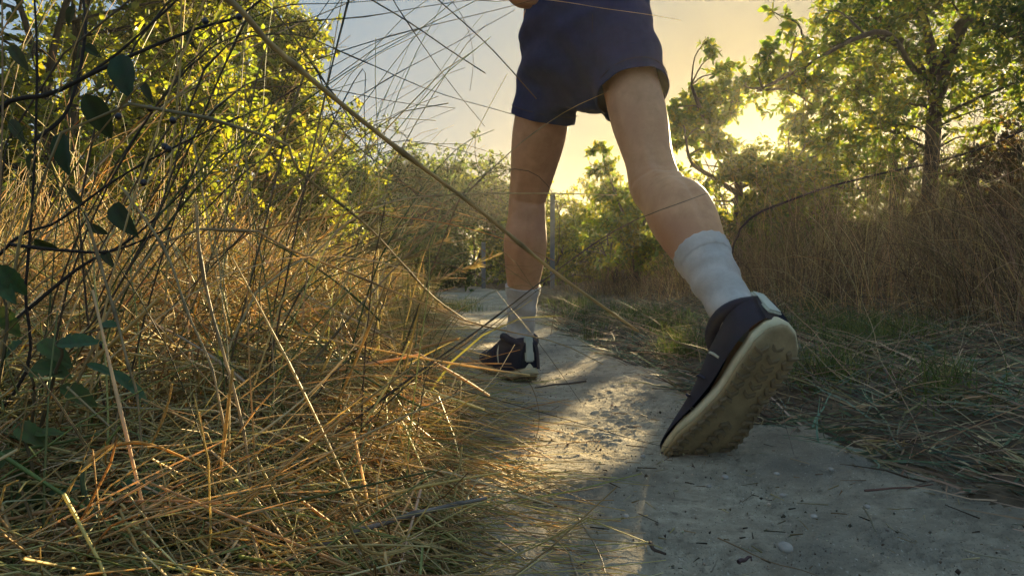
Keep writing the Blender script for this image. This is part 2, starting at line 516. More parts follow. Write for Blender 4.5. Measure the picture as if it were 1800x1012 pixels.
def clump_leaves(batch, c, rad, n, L, pal, droop=0.3, shell=0.35, twig=None, twr=0.0025, base=None):
    """leaves set along twigs that radiate through a clump of the crown"""
    c = np.asarray(c)
    ntw = max(4, int(n / 16))
    dirs = unit(rng.normal(size=(ntw, 3)) * np.array([1, 1, 0.8]) + np.array([0, 0, 0.15]))
    rr = rad * rng.uniform(0.45, 1.15, ntw) ** 0.8
    st = c + rng.normal(size=(ntw, 3)) * rad * 0.25
    en = st + dirs * rr[:, None]
    K = 4
    s = np.linspace(0, 1, K)[None, :, None]
    tw = st[:, None] * (1 - s) + en[:, None] * s
    tw[:, :, 2] -= droop * (rr[:, None] * s[:, :, 0] ** 2) * 0.4
    tw[:, 1:-1] += rng.normal(size=(ntw, K - 2, 3)) * rad * 0.05
    if twig is not None:
        ok = ~in_gap(tw + base, 0.01).any(1)
        tk = tw[ok] if ok.any() else tw[:1]
        v, q, cc = tubes(tk, taper(len(tk), K, np.full(len(tk), twr), np.full(len(tk), twr * 0.4)), pick([(0.07, 0.055, 0.035), (0.1, 0.075, 0.05)], len(tk)), 3)
        twig.put(v, q, cc)
    k = rng.integers(0, ntw, n)
    t = rng.uniform(shell, 1.02, n)[:, None]
    i = np.minimum((t[:, 0] * (K - 1)).astype(int), K - 2)
    f = t[:, 0] * (K - 1) - i
    pos = tw[k, i] * (1 - f)[:, None] + tw[k, i + 1] * f[:, None]
    pos = pos + rng.normal(size=(n, 3)) * rad * 0.03
    keep = ~in_gap(pos + base, L * 0.2)
    pos, k = pos[keep], k[keep]; n = len(pos)
    d = unit(dirs[k] * 0.6 + rng.normal(size=(n, 3)) * 0.75 + np.array([0, 0, -droop]))
    nrm = unit(rng.normal(size=(n, 3)) * 0.8 + np.array([0, 0, 1.0]))
    ln = L * np.clip(rng.lognormal(-0.08, 0.32, n), 0.4, 1.7)
    clumpc = rng.uniform(0.75, 1.25)
    v, q, cc = leaves(pos, d, nrm, ln, ln * rng.uniform(0.42, 0.6, n), pick(pal, n) * clumpc)
    batch.put(v, q, cc)
    return pos, d, nrm, ln


def put_leaf(me, parent, pos, dirv, nrm, length):
    o = bpy.data.objects.new('leaf', me)
    COL.objects.link(o)
    if not me.materials: me.materials.append(M_LEAF_THICK)
    d = Vector(dirv).normalized(); x = d.cross(Vector(nrm)).normalized(); z = x.cross(d)
    m = Matrix((x, d, z)).transposed().to_4x4()
    m = m @ Matrix.Scale(float(length), 4)
    m.translation = Vector([float(v) for v in pos]) - parent.location
    o.parent = parent
    o.matrix_local = m
    return o


def make_tree(name, label, cat, base, stems, clumps, L, pal, group=None, n_scale=1.0, limb_r=0.018, twr=0.0025, droop=0.3, singles=0):
    """stems: list of (points, r0, r1); clumps: list of (centre, radius, leaves)"""
    t = thing(name, label, cat, base, group)
    base = np.asarray(base, dtype=float)
    bb, tb, lb = Batch(), Batch(), Batch()
    allp = []; outer = []
    for pts, r0, r1 in stems:
        pts = np.asarray(pts, dtype=float)
        tube_one(bb, pts - base, r0, r1, (0.06, 0.05, 0.04), 24, 9, 0.8, 0.05)
        allp.append(catmull(pts, 40))
    allp = np.concatenate(allp)
    for c, rad, n in clumps:
        c = np.asarray(c, dtype=float)
        dd = np.linalg.norm(allp - c, axis=1) + np.maximum(0, allp[:, 2] - c[2] + rad * 0.3) * 2.0
        a = allp[np.argmin(dd)]
        dist = np.linalg.norm(c - a)
        mid = a * 0.5 + c * 0.5 + rng.normal(size=3) * dist * 0.1 + np.array([0, 0, 0.08 * dist])
        rr = np.clip(limb_r * (0.35 + 0.5 * dist), 0.004, limb_r * 1.6)
        tube_one(bb, [a - base, mid - base, c - base, c + unit(c - mid) * rad * 0.6 - base], rr, 0.003, (0.06, 0.05, 0.04), 10, 5)
        got = clump_leaves(lb, c - base, rad, max(12, int(n * n_scale)), L, pal, droop, 0.25, tb, twr, base)
        if singles:
            outer.append([g[:40] for g in got])
    if singles:      # the leaves that show largest are pieces of their own
        pos, d, nr, ln = [np.concatenate([o_[i] for o_ in outer]) for i in range(4)]
        far = np.linalg.norm(pos + base - np.array([0, 0, CAM_H]), axis=1) - ln * 12
        lms = []
        for k in range(4):
            v, q, cc = leaves(np.zeros((1, 3)), np.array([[0, 1.0, 0]]), np.array([[0, 0, 1.0]]), np.array([1.0]), np.array([0.45 + 0.05 * k]), pick(pal, 1))
            me = mesh_np('leaf', v, q, None, cc, False); me.materials.append(M_LEAF); lms.append(me)
        off = rng.normal(size=(len(pos), 3)) * 0.02
        for i in np.argsort(far)[:singles]:
            put_leaf(lms[i % 4], t, pos[i] + base + off[i], d[i], nr[i], ln[i] * 1.1)
    add('trunk', bb.mesh('trunk'), M_BARK, t)
    add('twigs', tb.mesh('twigs'), M_TWIG, t, kind='stuff')
    add('crown', lb.mesh('crown', False), M_LEAF, t, kind='stuff')
    return t


def PX(lst, dfun=None, jit=0.35):
    """(px, py, depth, radius in px, leaf factor) -> clump tuples at their real place and size"""
    out = []
    for px, py, d, rp, k in lst:
        dd = d + random.uniform(-jit, jit)
        rad = rp / FPX * dd * 1.15
        out.append((P(px, py, dd), rad, int(k * 0.52 * rp * rp)))
    return out


def gpt(px, d, dz=-0.05):
    """ground point under photo column px at depth d"""
    x = (px - 900.0) / FPX * d
    return np.array([x, d, float(hland(np.array(x), np.array(d))) + dz])


# big tree on the right, its trunk standing clear in the dry scrub
b = gpt(1622, 5.0)
mainstem = [b, P(1630, 400, 5.0), P(1636, 300, 5.0), P(1642, 200, 5.02), P(1640, 110, 5.05), P(1618, 20, 5.1), P(1600, -90, 5.2), P(1570, -230, 5.3)]
fork = [P(1643, 190, 5.02), P(1672, 100, 4.95), P(1700, 30, 4.9), P(1735, -70, 4.8), P(1760, -180, 4.7)]
limb1 = [P(1645, 130, 5.02), P(1690, 40, 4.8), P(1740, 45, 4.6), P(1820, 75, 4.4), P(1900, 60, 4.2)]
limb2 = [P(1640, 160, 5.0), P(1590, 80, 5.1), P(1520, 10, 5.2), P(1470, -60, 5.2)]
limb3 = [P(1640, 150, 5.0), P(1605, 120, 4.8), P(1560, 60, 4.7), P(1500, 70, 4.6), P(1410, 120, 4.6), P(1330, 160, 4.6)]
cl = [(1500, 60, 5.0, 85, .9), (1560, 120, 4.9, 85, 1.0), (1450, 90, 4.8, 62, .8), (1400, 135, 4.7, 55, .9), (1430, 185, 4.7, 55, .9), (1500, 160, 4.9, 75, 1.0), (1545, 215, 5.0, 65, .9), (1470, 235, 4.9, 50, .7),
      (1590, 20, 5.1, 80, .9), (1530, -10, 5.2, 80, .7), (1460, 20, 5.1, 55, .4), (1375, 30, 4.7, 32, .5), (1355, 95, 4.6, 40, .6), (1310, 145, 4.6, 48, 1.0), (1350, 150, 4.7, 45, 1.0), (1395, 80, 4.7, 36, .5), (1700, 60, 4.9, 80, .8), (1760, 120, 4.6, 80, .8), (1730, 190, 4.7, 65, .7), (1690, 140, 4.8, 60, .7),
      (1790, 30, 4.5, 75, .8), (1660, -20, 5.0, 85, .8), (1740, -50, 4.8, 90, .7), (1600, -90, 5.2, 110, .7), (1500, -110, 5.2, 90, .6), (1850, 120, 4.4, 90, .8), (1850, 10, 4.3, 100, .8), (1700, 240, 4.9, 40, .5), (1600, 190, 5.2, 55, .7),
      (1650, -180, 5.2, 150, .6), (1780, -160, 4.8, 140, .6), (1900, -80, 4.4, 130, .6), (1480, -60, 5.2, 50, .4), (1960, 90, 4.2, 120, .7), (1595, 270, 5.2, 42, .6), (1660, 290, 5.1, 35, .4)]
make_tree('tree', 'leafy green tree with tall grey trunk rising from dry scrub on the right', 'tree', b,
          [(mainstem, 0.07, 0.025), (fork, 0.045, 0.014), (limb1, 0.036, 0.012), (limb2, 0.034, 0.012), (limb3, 0.03, 0.008)], PX(cl), 0.042, GREEN, n_scale=0.34, singles=300)

# smaller tree through which the low sun shines
b = gpt(1290, 5.6)
st1 = [b, P(1296, 400, 5.6), P(1298, 320, 5.6), P(1285, 270, 5.6), P(1240, 210, 5.5), P(1215, 150, 5.5)]
st2 = [P(1297, 340, 5.6), P(1250, 310, 5.4), P(1215, 285, 5.3), P(1205, 240, 5.3)]
st3 = [P(1297, 330, 5.6), P(1350, 310, 5.7), P(1400, 280, 5.8)]
cl = [(1225, 195, 5.5, 34, 1.2), (1208, 235, 5.4, 36, 1.2), (1250, 170, 5.5, 34, 1.1), (1218, 280, 5.4, 38, 1.2), (1238, 325, 5.4, 46, 1.2), (1190, 215, 5.6, 22, .9), (1295, 292, 5.5, 26, 1.2), (1330, 310, 5.6, 36, 1.2), (1275, 360, 5.5, 48, 1.2), (1390, 300, 5.7, 42, 1.0), (1400, 350, 5.7, 52, 1.1), (1340, 385, 5.6, 55, 1.1),
      (1215, 390, 5.4, 46, 1.2), (1440, 290, 5.8, 48, .9), (1260, 95, 5.5, 18, .4), (1240, 75, 5.5, 14, .3), (1222, 160, 5.5, 18, .7), (1272, 130, 5.5, 20, .8), (1420, 240, 5.9, 32, .8), (1180, 190, 5.6, 16, .7), (1250, 240, 5.7, 20, .7), (1262, 420, 5.5, 50, 1.1), (1290, 175, 5.6, 24, 1.0), (1262, 210, 5.6, 26, .9), (1256, 258, 5.5, 30, .9), (1272, 300, 5.6, 26, 1.0), (1240, 290, 5.5, 30, 1.0), (1205, 340, 5.5, 36, 1.0), (1180, 385, 5.5, 36, 1.0), (1395, 215, 5.7, 26, .9)]
make_tree('small_tree', 'small dark green tree with the sun glowing through the gap in its crown', 'tree', b,
          [(st1, 0.05, 0.012), (st2, 0.025, 0.008), (st3, 0.025, 0.008)], PX(cl), 0.048, GREEN, limb_r=0.014, n_scale=1.1, singles=200)

# second slim trunk beside the big tree
b = gpt(1568, 6.2)
st1 = [b, P(1572, 400, 6.2), P(1570, 300, 6.2), P(1576, 220, 6.2), P(1568, 120, 6.3), P(1550, 30, 6.3)]
st2 = [P(1574, 330, 6.2), P(1600, 290, 6.2), P(1630, 250, 6.3)]
cl = [(1520, 300, 6.2, 60, .8), (1480, 330, 6.2, 55, .8), (1550, 360, 6.2, 55, .7), (1450, 380, 6.2, 55, .9), (1510, 250, 6.3, 50, .7), (1560, 180, 6.3, 50, .6), (1540, 90, 6.3, 50, .5), (1500, 400, 6.2, 60, .8), (1620, 330, 6.3, 45, .5), (1400, 400, 6.2, 45, .9)]
make_tree('young_tree', 'young slim tree with thin trunk just left of the tall grey trunk', 'tree', b,
          [(st1, 0.05, 0.015), (st2, 0.02, 0.008)], PX(cl), 0.042, GREEN, limb_r=0.014, n_scale=0.5)

# shrub with dry reddish twigs at the right edge
b = gpt(1760, 4.4)
cl = [(1720, 300, 4.4, 50, .35), (1770, 270, 4.4, 55, .45), (1790, 340, 4.3, 55, .45), (1720, 380, 4.4, 50, .3), (1850, 290, 4.3, 80, .5), (1660, 380, 4.5, 45, .25), (1780, 420, 4.3, 60, .4), (1880, 400, 4.3, 80, .5)]
make_tree('dry_shrub', 'twiggy reddish shrub with sparse leaves at the right edge', 'shrub', b,
          [([b, P(1765, 400, 4.4), P(1780, 300, 4.4), P(1770, 240, 4.4)], 0.02, 0.006), ([b, P(1720, 420, 4.4), P(1700, 330, 4.4), P(1710, 260, 4.4)], 0.016, 0.005), ([b, P(1830, 400, 4.4), P(1870, 300, 4.4)], 0.018, 0.006)],
          PX(cl), 0.035, [(0.11, 0.085, 0.03), (0.13, 0.07, 0.03), (0.07, 0.075, 0.022)], limb_r=0.009)

# dark leafy bush in the middle, right behind the rear knee
b = gpt(1120, 6.6)
cl = [(1052, 262, 6.6, 16, .8), (1062, 300, 6.6, 22, 1.0), (1080, 340, 6.6, 30, 1.1), (1112, 372, 6.6, 40, 1.1), (1080, 400, 6.6, 34, 1.1), (1130, 320, 6.6, 32, 1.0), (1150, 400, 6.6, 44, 1.1), (1120, 430, 6.6, 44, 1.0), (1170, 350, 6.6, 40, 1.0), (1180, 300, 6.7, 30, 1.0), (1170, 250, 6.7, 26, .9), (1190, 420, 6.5, 44, 1.0), (1052, 430, 6.6, 26, .8)]
make_tree('bush', 'dark green bush behind the raised leg of the runner', 'bush', b,
          [([b, P(1110, 420, 6.6), P(1085, 350, 6.6), P(1060, 280, 6.6)], 0.025, 0.007), ([b, P(1130, 400, 6.6), P(1165, 320, 6.6), P(1175, 250, 6.6)], 0.022, 0.007)],
          PX(cl), 0.048, GREEN, limb_r=0.012, n_scale=1.5)


# bushes: a domed mass of clumps
def bush(name, label, x, y, wdt, hgt, L, pal, n, clumps=34, dep=None, group=None, droop=0.2, cat='bush', spires=0, singles=0):
    z0 = float(hland(np.array(x), np.array(y)))
    base = np.array([x, y, z0 - 0.05])
    dep = dep or wdt * 0.8
    st, cl = [], []
    for k in range(5):
        a = rng.uniform(0, math.tau)
        e = base + np.array([math.cos(a) * wdt * 0.25, math.sin(a) * dep * 0.25, hgt * rng.uniform(.55, .8)])
        st.append(([base + rng.normal(size=3) * [0.06, 0.06, 0], (base + e) / 2 + rng.normal(size=3) * 0.08, e], 0.012 + 0.008 * hgt, 0.007))
    for k in range(clumps):
        a = rng.uniform(0, math.tau)
        u = rng.uniform(0.0, 1.0)
        ph = math.asin(u)
        rr = rng.uniform(0.55, 1.0) ** 0.5
        c = base + np.array([math.cos(a) * math.cos(ph) ** 0.7 * wdt * 0.5 * rr, math.sin(a) * math.cos(ph) ** 0.7 * dep * 0.5 * rr, 0.12 + u * rr * (hgt - 0.2)])
        cl.append((c, wdt * rng.uniform(0.11, 0.2), int(n * 3.6 / clumps * rng.uniform(0.6, 1.3))))
    for k in range(spires):
        a = rng.uniform(-0.5, 0.5) * wdt
        c = base + np.array([a, rng.uniform(-.3, .3) * dep, hgt * rng.uniform(0.9, 1.15) * (1 - (a / wdt) ** 2 * 1.4)])
        cl.append((c, wdt * 0.07, int(n / clumps * 0.25)))
    return make_tree(name, label, cat, base, st, cl, L, pal, group, 1.0, 0.012, 0.0028, droop, singles)


# left: tall sunlit hedge shrubs
HG = 'hedge shrubs along the left side of the path'
bush('hedge_shrub', 'tall yellow-green hedge shrub filling the top left behind the grass', -2.75, 4.0, 2.4, 3.4, 0.046, YGREEN, 20000, 60, 2.0, HG, cat='shrub', singles=300)
bush('hedge_shrub', 'bright sunlit hedge shrub whose rounded top meets the sky left of centre', -2.42, 5.7, 1.9, 2.95, 0.045, YGREEN, 19000, 60, 1.8, HG, cat='shrub', singles=200)
bush('hedge_shrub', 'lower rounded hedge shrub ending the row beside the dark bushes', -2.25, 7.6, 1.6, 2.15, 0.046, YGREEN, 11000, 46, 1.6, HG, cat='shrub', spires=8)
bush('hedge_shrub', 'tall hedge shrub at the far left edge behind dark twigs', -4.6, 4.4, 2.6, 4.2, 0.06, YGREEN, 9000, 50, 2.2, HG, cat='shrub')
bush('hedge_shrub', 'hedge shrub just beyond the bright sunlit one', -3.9, 7.0, 2.4, 3.3, 0.06, YGREEN, 6000, 44, 2.0, HG, cat='shrub')

# middle distance, beyond the bend of the path
bush('feathery_bush', 'dark teal feathery bush beyond the bend of the path', -1.9, 10.2, 2.2, 2.15, 0.055, TEAL, 10000, 50, 1.8, spires=10)
bush('feathery_bush', 'bushy green thicket with wispy top left of the front leg', -0.75, 11.4, 2.2, 2.2, 0.055, TEAL, 10000, 50, 1.8, spires=14)
bush('feathery_bush', 'olive bush behind the front leg and the thin post', 0.5, 12.4, 2.0, 1.75, 0.05, YGREEN, 5000, 40, 1.7, spires=9)
bush('feathery_bush', 'pale yellow-green bush seen between the two legs', 1.7, 12.0, 2.2, 1.6, 0.05, YGREEN, 5000, 40, 1.7, spires=6)
bush('feathery_bush', 'low dark bush at the foot of the teal thicket', -1.25, 8.9, 1.3, 0.85, 0.045, TEAL, 3500, 30, 0.9)
bush('feathery_bush', 'low yellow-green bush closing the path behind the legs', 0.55, 9.7, 1.5, 1.15, 0.045, YGREEN, 3500, 34, 1.1, spires=6)
bush('feathery_bush', 'low golden bush at the foot of the dark middle bush', 1.25, 8.4, 1.1, 0.85, 0.045, YGREEN, 2500, 28, 0.9, spires=4)
for x, y, wd, hg, lb_ in [(2.6, 7.4, 1.9, 1.35, 'fine leaved yellow-green thicket below the sun'), (3.9, 7.0, 2.0, 1.3, 'fine leaved thicket left of the tall grey trunk'), (5.2, 6.6, 2.0, 1.05, 'fine leaved thicket behind the tall grey trunk'), (6.4, 6.0, 2.0, 1.2, 'thicket at the right edge behind the reddish shrub'), (1.9, 9.4, 1.8, 1.15, 'low sunlit thicket right of the dark middle bush')]:
    bush('thicket', lb_, x, y, wd, hg, 0.04, YGREEN + GREEN, 2600, 40, 1.2, 'thickets on the right bank', spires=12)
FH = 'bushes of the far hedgerow'
FL_ = ['tall far bush behind the hedge at the left edge', 'far bush behind the gap in the left hedge', 'far bush showing over the wispy thicket', 'far bush straight behind the front leg', 'far bush in the glow under the sun', 'far bush behind the slim trunk', 'far bush behind the tall grey trunk', 'low far bush between the middle bush and the sun', 'low far bush behind the thicket at the right edge']
for i, (x, y, wd, hg) in enumerate([(-9.5, 15, 5, 3.2), (-6, 18, 5, 3.0), (-2.5, 20, 5, 2.4), (2, 21, 5, 2.0), (6.2, 19, 5, 1.4), (10.5, 17, 5, 1.3), (14.5, 14, 5, 1.4), (4.3, 12.5, 3, 1.1), (7.6, 10.5, 3, 1.0)]):
    bush('hedgerow_bush', FL_[i], x, y, wd, hg, 0.09, YGREEN, 3200, 36, 2.5, FH)

# ------------------------------------------------------------------ fence posts
def fence_post(label, px, d, top):
    b = gpt(px, d, -0.1)
    h = P(px, top, d)[2] - b[2]
    t = thing('fence_post', label, 'post', b, 'thin metal fence posts by the path')
    bm = bmesh.new()
    rw = 0.028
    prof = [(-rw, -0.012), (rw, -0.012), (rw, -0.006), (0.006, -0.006), (0.006, 0.02), (-0.006, 0.02), (-0.006, -0.006), (-rw, -0.006)]  # T section
    v0 = [bm.verts.new((x, y, 0)) for x, y in prof]
    v1 = [bm.verts.new((x, y, h)) for x, y in prof]
    for k in range(len(prof)):
        j = (k + 1) % len(prof)
        bm.faces.new((v0[k], v0[j], v1[j], v1[k]))
    bm.faces.new(v1); bm.faces.new(v0[::-1])
    me = bpy.data.meshes.new('shaft'); bm.to_mesh(me); bm.free()
    add('shaft', me, M_METAL, t)
    cap = bmesh.new(); bmesh.ops.create_cube(cap, size=1)
    bmesh.ops.scale(cap, verts=cap.verts, vec=(0.062, 0.04, 0.02)); bmesh.ops.bevel(cap, geom=cap.edges[:], offset=0.004, segments=1, affect='EDGES')
    me = bpy.data.meshes.new('cap'); cap.to_mesh(me); cap.free()
    c = add('cap', me, M_METAL, t); c.location = (0, 0.002, h + 0.008)
    return t


fence_post('thin grey-blue metal post standing just right of the front leg', 971, 8.4, 345)
fence_post('shorter dark metal post half hidden in the thicket left of the front leg', 850, 9.4, 428)

# ------------------------------------------------------------------ grass: left tangle
def region(n, x0, x1, y0, y1):
    return rng.uniform(x0, x1, n), rng.uniform(y0, y1, n)


gb = Batch()
# matted thatch under the long stems
n = 17000
y = 0.44 + (rng.uniform(0, 1, n) ** 1.6) * 3.4
l, r = path_edges(y)
x = l + 0.03 - rng.uniform(0, 1, n) ** 1.1 * (0.35 + y * 0.75)
edge = np.clip((l + 0.12 - x) / 0.45, 0.12, 1)
top = np.interp(y, [0.4, 0.7, 1.1, 2.0, 4], [0.05, 0.13, 0.24, 0.30, 0.36]) * edge
z = hground(x, y) + top * rng.uniform(0.0, 1.0, n) ** 1.1
L = rng.uniform(0.12, 0.46, n) * np.interp(y, [0.4, 1.0], [0.7, 1.0])
K = 5
nr = np.clip(1 - (l - x) / (0.25 + 0.2 * y), 0, 1)
az = rng.normal(0.0, 1.5, n) * (1 - 0.55 * nr) - 0.3 * nr; el = rng.normal(0.22, 0.45, n) * (1 - 0.3 * nr) - 0.45 * nr
d = np.stack([np.cos(az) * np.cos(el), np.sin(az) * np.cos(el), np.sin(el)], -1)
s = (np.linspace(0, 1, K) - 0.4)[None, :, None]
C = np.stack([x, y, z], -1)[:, None] + d[:, None] * s * L[:, None, None]
bend = rng.normal(size=(n, 3)) * 0.12; bend[:, 2] -= 0.14
C = C + bend[:, None] * (s ** 2) * L[:, None, None] * 2
C[:, :, 2] = np.maximum(C[:, :, 2], hground(C[:, :, 0], C[:, :, 1]) + 0.002)
ok = C[:, :, 1].min(1) > 0.36
C = C[ok]; n = len(C)
rad = rng.uniform(0.0006, 0.0016, n)
gb.put(*tubes(C, taper(n, K, rad, rad * 0.4), pick(STRAW, n, 0.2), 3))
add('dry_grass', gb.mesh('dry_grass'), M_STRAW, None, 'stuff', 'matted dry straw grass covering the left side of the path', 'grass')

# standing grass behind, catching the sun
gb = Batch()
n = 7000
y = 1.3 + rng.uniform(0, 1, n) ** 1.2 * 6.0
l, r = path_edges(y)
x = l - 0.05 - rng.uniform(0, 1, n) * (0.8 + y * 0.45)
base = np.stack([x, y, hground(x, y) - 0.01], -1)
e = np.clip((l - x) / 0.6, 0.3, 1)
C = arc_stems(base, rng.normal(0.2, 1.2, n), rng.uniform(0.22, 0.58, n) * e, np.abs(rng.normal(0.7, 0.5, n)), 7, 0.07)
rad = rng.uniform(0.0008, 0.0016, n)
gb.put(*tubes(C, taper(n, 7, rad, rad * 0.4), pick(STRAW, n, 0.2), 3))
n = 2600
y = 1.2 + rng.uniform(0, 1, n) * 5
l, r = path_edges(y)
x = l - 0.05 - rng.uniform(0, 1, n) * (0.8 + y * 0.4)
base = np.stack([x, y, hground(x, y) - 0.01], -1)
C = arc_stems(base, rng.uniform(0, math.tau, n), rng.uniform(0.15, 0.4, n), np.abs(rng.normal(0.5, 0.3, n)), 6, 0.03)
gb.put(*tubes(C, taper(n, 6, rng.uniform(0.0015, 0.003, n), np.full(n, 0.0003)), pick(OLIVE, n, 0.2), 2))
add('standing_grass', gb.mesh('standing_grass'), M_STRAW, None, 'stuff', 'golden standing dry grass behind the tangle on the left', 'grass')

# ------------------------------------------------------------------ grass: right bank
gb = Batch()
n = 17000
y = 1.75 + rng.uniform(0, 1, n) ** 1.3 * 6.0
l, r = path_edges(y)
x = r + np.interp(y, [1.7, 2.4, 4, 5, 8], [1.0, 0.9, 0.8, 0.55, 0.4]) + rng.uniform(0, 1, n) ** 1.1 * (1.2 + y * 0.55)
base = np.stack([x, y, hground(x, y) - 0.01], -1)
e = np.clip((x - r - 0.4) / 0.8, 0.35, 1.15)
cl_ = fbm(x, y, 71, 0.8, 2)
C = arc_stems(base, 2.2 * cl_ + rng.normal(math.pi, 1.1, n), rng.uniform(0.15, 0.7, n) * e * np.clip(0.95 + 0.4 * fbm(x, y, 72, 0.6, 3), 0.45, 1.35), np.abs(rng.normal(0.75, 0.6, n)), 7, 0.13, 0.8)
C = C[~in_gap(C).any(1)]; n = len(C)
rad = rng.uniform(0.0007, 0.0016, n)
bc = C[:, 0]
patch = np.clip(0.85 + 0.55 * fbm(bc[:, 0], bc[:, 1], 91, 0.55, 3), 0.35, 1.6)[:, None] * np.where(fbm(bc[:, 0], bc[:, 1], 92, 0.9, 2) > 0.5, 1.0, 0.9)[:, None]
gb.put(*tubes(C, taper(n, 7, rad, rad * 0.4), np.clip(patch, 0.3, 1.5) * pick(BROWN + [(0.52, 0.39, 0.19), (0.46, 0.34, 0.16), (0.36, 0.24, 0.11)], n, 0.25), 3))
add('scrub_grass', gb.mesh('scrub_grass'), M_DRY, None, 'stuff', 'brown dry scrub grass on the bank right of the path', 'grass')

# flattened straw and short green grass along the right verge
gb = Batch()
n = 22000
y = 0.75 + rng.uniform(0, 1, n) ** 1.4 * 3.6
l, r = path_edges(y)
x = r - 0.07 + rng.uniform(0, 1, n) ** 1.3 * (1.5 + 0.3 * y)
dens = 0.45 + 0.55 * np.clip(fbm(x, y, 61, 0.3, 3) * 1.6 + 0.2, -1, 1) + 0.8 * (x - r)
k = rng.uniform(0, 1, n) < dens
x, y = x[k], y[k]; n = len(x)
base = np.stack([x, y, hground(x, y) + rng.uniform(0, 0.03, n) * np.clip((x - np.interp(y, PATH_Y, PATH_R)) / 0.3, 0.05, 1)], -1)
C = arc_stems(base, 2.0 * fbm(x, y, 81, 0.4, 2) + rng.normal(2.6, 1.1, n), rng.uniform(0.05, 0.16, n), rng.normal(1.42, 0.14, n), 5, 0.1, 0.05, 0.9)
C[:, :, 2] = np.maximum(C[:, :, 2], hground(C[:, :, 0], C[:, :, 1]) + 0.002)
C[:, :, 2] = np.maximum(C[:, :, 2], 0.004)
gb.put(*tubes(C, taper(n, 5, rng.uniform(0.0012, 0.0026, n), np.full(n, 0.0004)), pick(BROWN + [(0.09, 0.065, 0.045), (0.12, 0.09, 0.06), (0.10, 0.15, 0.09), (0.08, 0.13, 0.09), (0.10, 0.16, 0.10), (0.12, 0.17, 0.10), (0.22, 0.25, 0.15)], n, 0.25), 2))
n = 1300
yv = 0.8 + rng.uniform(0, 1, n) ** 1.3 * 3.0
l, r = path_edges(yv)
x = r - 0.02 + rng.uniform(0, 1, n) ** 1.2 * (1.2 + 0.3 * yv)
base = np.stack([x, yv, hground(x, yv) + rng.uniform(0.005, 0.05, n)], -1)
C = arc_stems(base, rng.uniform(0, math.tau, n), rng.uniform(0.12, 0.38, n), rng.normal(1.4, 0.14, n), 7, 0.05, 0.1, 0.9)
C[:, :, 2] = np.maximum(C[:, :, 2], hground(C[:, :, 0], C[:, :, 1]) + 0.004)
rad = rng.uniform(0.0006, 0.0014, n)
gb.put(*tubes(C, taper(n, 7, rad, rad * 0.5), pick(BROWN[:4] + [(0.08, 0.055, 0.04), (0.10, 0.13, 0.08)], n, 0.25), 3))
add('flattened_grass', gb.mesh('flattened_grass'), M_MAT, None, 'stuff', 'flattened faded grass along the right edge of the path', 'grass')

gb = Batch()
spots = [(1470, 620, 90, 900), (1440, 590, 60, 500), (1520, 650, 70, 600), (1180, 600, 60, 600), (1130, 585, 50, 450), (1090, 575, 45, 350), (1020, 562, 40, 250), (1200, 640, 40, 400), (1040, 600, 20, 90), (1450, 700, 60, 300), (1350, 560, 80, 500), (1600, 640, 90, 400), (1010, 545, 60, 300), (800, 545, 50, 300), (1660, 740, 80, 250)]
for px, py, rp, n in spots:
    d = CAM_H * FPX / (py - HORIZON)
    c = P(px, py, d)
    x = c[0] + rng.normal(size=n) * rp / FPX * d * 0.5
    yv = c[1] + rng.normal(size=n) * rp / FPX * d * 0.6
    base = np.stack([x, yv, hland(x, yv) - 0.005], -1)
    C = arc_stems(base, rng.uniform(0, math.tau, n), rng.uniform(0.04, 0.13, n), np.abs(rng.normal(0.6, 0.35, n)), 5, 0.05)
    gb.put(*tubes(C, taper(n, 5, rng.uniform(0.0012, 0.0024, n), np.full(n, 0.0003)), pick([(0.07, 0.11, 0.03), (0.1, 0.14, 0.035), (0.05, 0.085, 0.03), (0.16, 0.17, 0.06)], n, 0.2), 2))
add('green_grass', gb.mesh('green_grass'), M_GRASS, None, 'stuff', 'short green grass tufts on the path verges', 'grass')

# ------------------------------------------------------------------ single grass stems that stand out
def stem_thing(name, label, px_pts, w0, w1, col, cat='grass stem', group=None, root=None, nodes=0, sides=6, n=22, mat=None):
    """px_pts: (px, py, depth); root: world points before the first one; w0, w1: widths in metres"""
    pts = [P(*p) for p in px_pts]
    if root is not None:
        pts = [np.asarray(r_, dtype=float) for r_ in root] + pts
    pts = np.array(pts)
    o0 = pts[0].copy()
    c = catmull(pts - o0, n)
    s = np.linspace(0, 1, n)
    rad = 0.5 * (w0 + (w1 - w0) * s)
    col = np.array(col)[None, None] * (1 + 0.12 * rng.normal(size=(1, n, 1)))
    if nodes:
        for k in range(1, nodes + 1):
            j = int(k * n / (nodes + 1)); rad[j] *= 1.5; col[0, j] *= 0.55
    v, q, cc = tubes(c[None], rad[None], np.clip(col, 0.005, 0.9), sides)
    me = mesh_np(name, v, q, None, cc)
    o = add(name, me, mat or M_STRAW, None, None, label, cat, group)
    o.location = tuple(o0)
    return o


